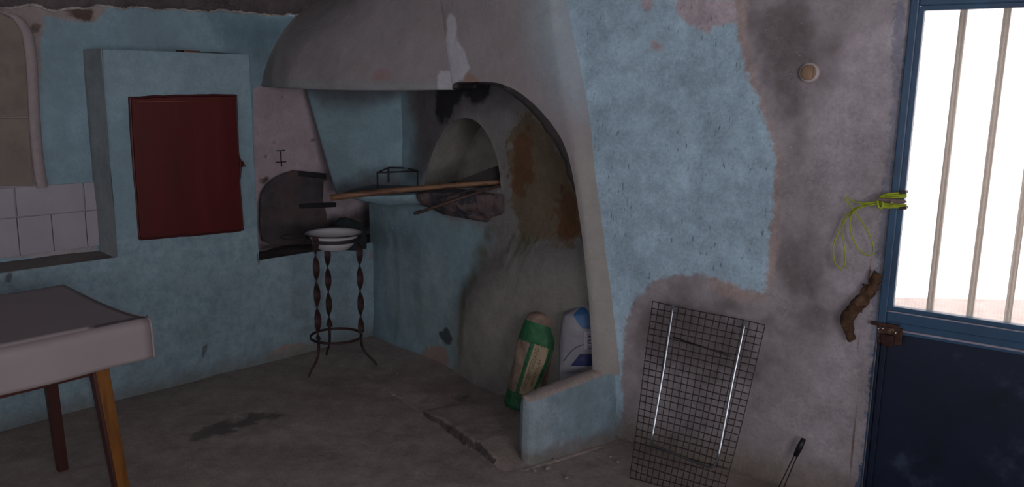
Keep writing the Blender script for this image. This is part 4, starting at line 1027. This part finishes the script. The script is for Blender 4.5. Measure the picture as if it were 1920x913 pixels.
# rusty latch under the rail
M_lat = simple('rusty_latch_metal', '#4a332b', .45, .6, var=.4, vs=60, second='#7a6250', thr=(.55, .7), bump=.4)
lt_ = empty('door_latch', PR.px(1665, 640)+NR*.01, 'rusty metal latch plate with screws below the rail of the blue door', 'latch')
rbp('plate', [(1644, 608), (1693, 617), (1690, 648), (1646, 642)], -.008, .004, M_lat, .002, lt_)
rbp('bolt_bar', [(1634, 600), (1688, 609), (1686, 615), (1634, 607)], .004, .014, M_lat, .002, lt_)
rbp('bolt_case', [(1652, 624), (1678, 628), (1676, 650), (1654, 646)], .002, .016, simple('dark_rust', '#382420', .6, .5, var=.4, vs=80, bump=.5), .003, lt_)
M_scr = simple('bright_screw', '#c8c4bc', .2, .9)
for p in ((1648, 615), (1656, 615), (1680, 623)):
    m = MB(); m.lathe(PR.px(*p)+NR*.006, [(0, .005), (.003, .004), (.005, 0)], 12, NR); build('screw', m, M_scr, lt_)

# yellow-green cord tied round a turn button on the frame
M_cord = simple('yellow_green_cord', '#95a32a', .6, var=.15, vs=60, bump=.3, bs=200)
k0_ = PR.px(1660, 377)+NR*.03
cord = empty('cord', k0_, 'yellow-green looped cord hanging beside the blue door frame', 'cord')
def rc(px, off=.02): return A_([PR.px(*p)+NR*(off+(p[2] if len(p) > 2 else 0)) for p in [(a[0], a[1]) for a in px]])
loops = [
    [(1655, 378), (1640, 379), (1622, 381), (1605, 391), (1590, 408), (1576, 430), (1566, 452), (1564, 470), (1568, 492), (1578, 503), (1586, 500), (1589, 485), (1587, 460), (1581, 435), (1581, 415), (1590, 400), (1606, 388), (1625, 382), (1652, 380)],
    [(1655, 380), (1630, 383), (1610, 390), (1600, 400), (1597, 420), (1601, 445), (1612, 465), (1626, 476), (1638, 477), (1643, 467), (1640, 450), (1630, 428), (1616, 408), (1604, 393), (1592, 376), (1587, 369), (1592, 368), (1600, 376), (1620, 380), (1652, 376)]]
for L_, of in zip(loops, (.022, .03)):
    m = MB(); pts_ = smooth(A_(L_, float), 120, 2); P3d = A_([PR.px(*p)+NR*(of+.006*math.sin(k*.11)) for k, p in enumerate(pts_)]); m.tube(P3d, .0024, 7); build('loop', m, M_cord, cord)
m = MB()
for k, (ya, yb) in enumerate(((362, 362), (366, 365), (370, 368), (381, 384), (385, 388), (388, 391))):
    pts_ = [(1652, 372+(ya-372)*.4), (1664, ya), (1684, ya-2), (1703, yb-1)]; Pq = A_([PR.px(*p)+NR*(.028+.008*(i_ in (1, 2))) for i_, p in enumerate(pts_)]); m.tube(smooth(Pq, 16, 1), .0036, 7)
m.tube(smooth(A_([PR.px(*p)+NR*.036 for p in ((1652, 368), (1649, 377), (1652, 388), (1660, 388), (1658, 370))]), 24, 2), .0042, 7)
build('wrapping', m, M_cord, cord)
tb_ = empty('turn_button', PR.px(1680, 377)+NR*.02, 'grey brown turn button of the door wrapped by the yellow-green cord', 'catch')
M_tb = simple('grey_brown_metal', '#6b5a58', .45, .5, var=.25, vs=60)
rbp('arm', [(1649, 368), (1700, 371), (1706, 377), (1690, 380), (1664, 376), (1649, 373)], .036, .046, M_tb, .002, tb_)
m = MB(); m.tube([PR.px(1676, 376)+NR*.0, PR.px(1676, 376)+NR*.052], .005, 10); build('pin', m, M_scr, tb_)
for yy in (358, 387):
    rbp('lug', [(1690, yy-1), (1703, yy-2), (1704, yy+3), (1690, yy+4)], .0, .04, simple('dark_lug', '#33262b', .6), .002, tb_)

# crumbs and pebbles on the floor
M_peb = simple('plaster_crumb', '#8d8580', .9, var=.2)
rng = np.random.RandomState(5)
pebs = [(1158, 866, .010), (1027, 878, .012), (1040, 862, .008), (1003, 882, .010), (1145, 855, .007), (733, 692, .006), (745, 700, .005), (1062, 895, .008), (610, 680, .006)]
names = ['lying left of the foot of the grill rack', 'in front of the end of the low wall', 'just right of the end of the low wall', 'at the corner of the low wall',
         'close to the wall behind the grill rack', 'in the middle of the floor right of the wash stand', 'second crumb right of the wash stand', 'at the bottom edge in front of the low wall', 'under the wash stand']
for (px_, py_, r_), nm in zip(pebs, names):
    c_ = Z(px_, py_, r_*.4); G = []
    for w in np.linspace(0, 2*math.pi, 9)[:-1]: G.append([c_+r_*A_([math.cos(w)*math.sin(p_), math.sin(w)*math.sin(p_), .6*math.cos(p_)]) for p_ in np.linspace(.01, math.pi-.01, 6)])
    G = A_(G); G += fbm(G, 60, 2, 3)[..., None]*r_*.25
    m = MB(); m.grid(G, close=True, flip=True); build('plaster_crumb', m, M_peb, None, label='small pale plaster crumb '+nm, cat='crumb', group='plaster crumbs on the floor')
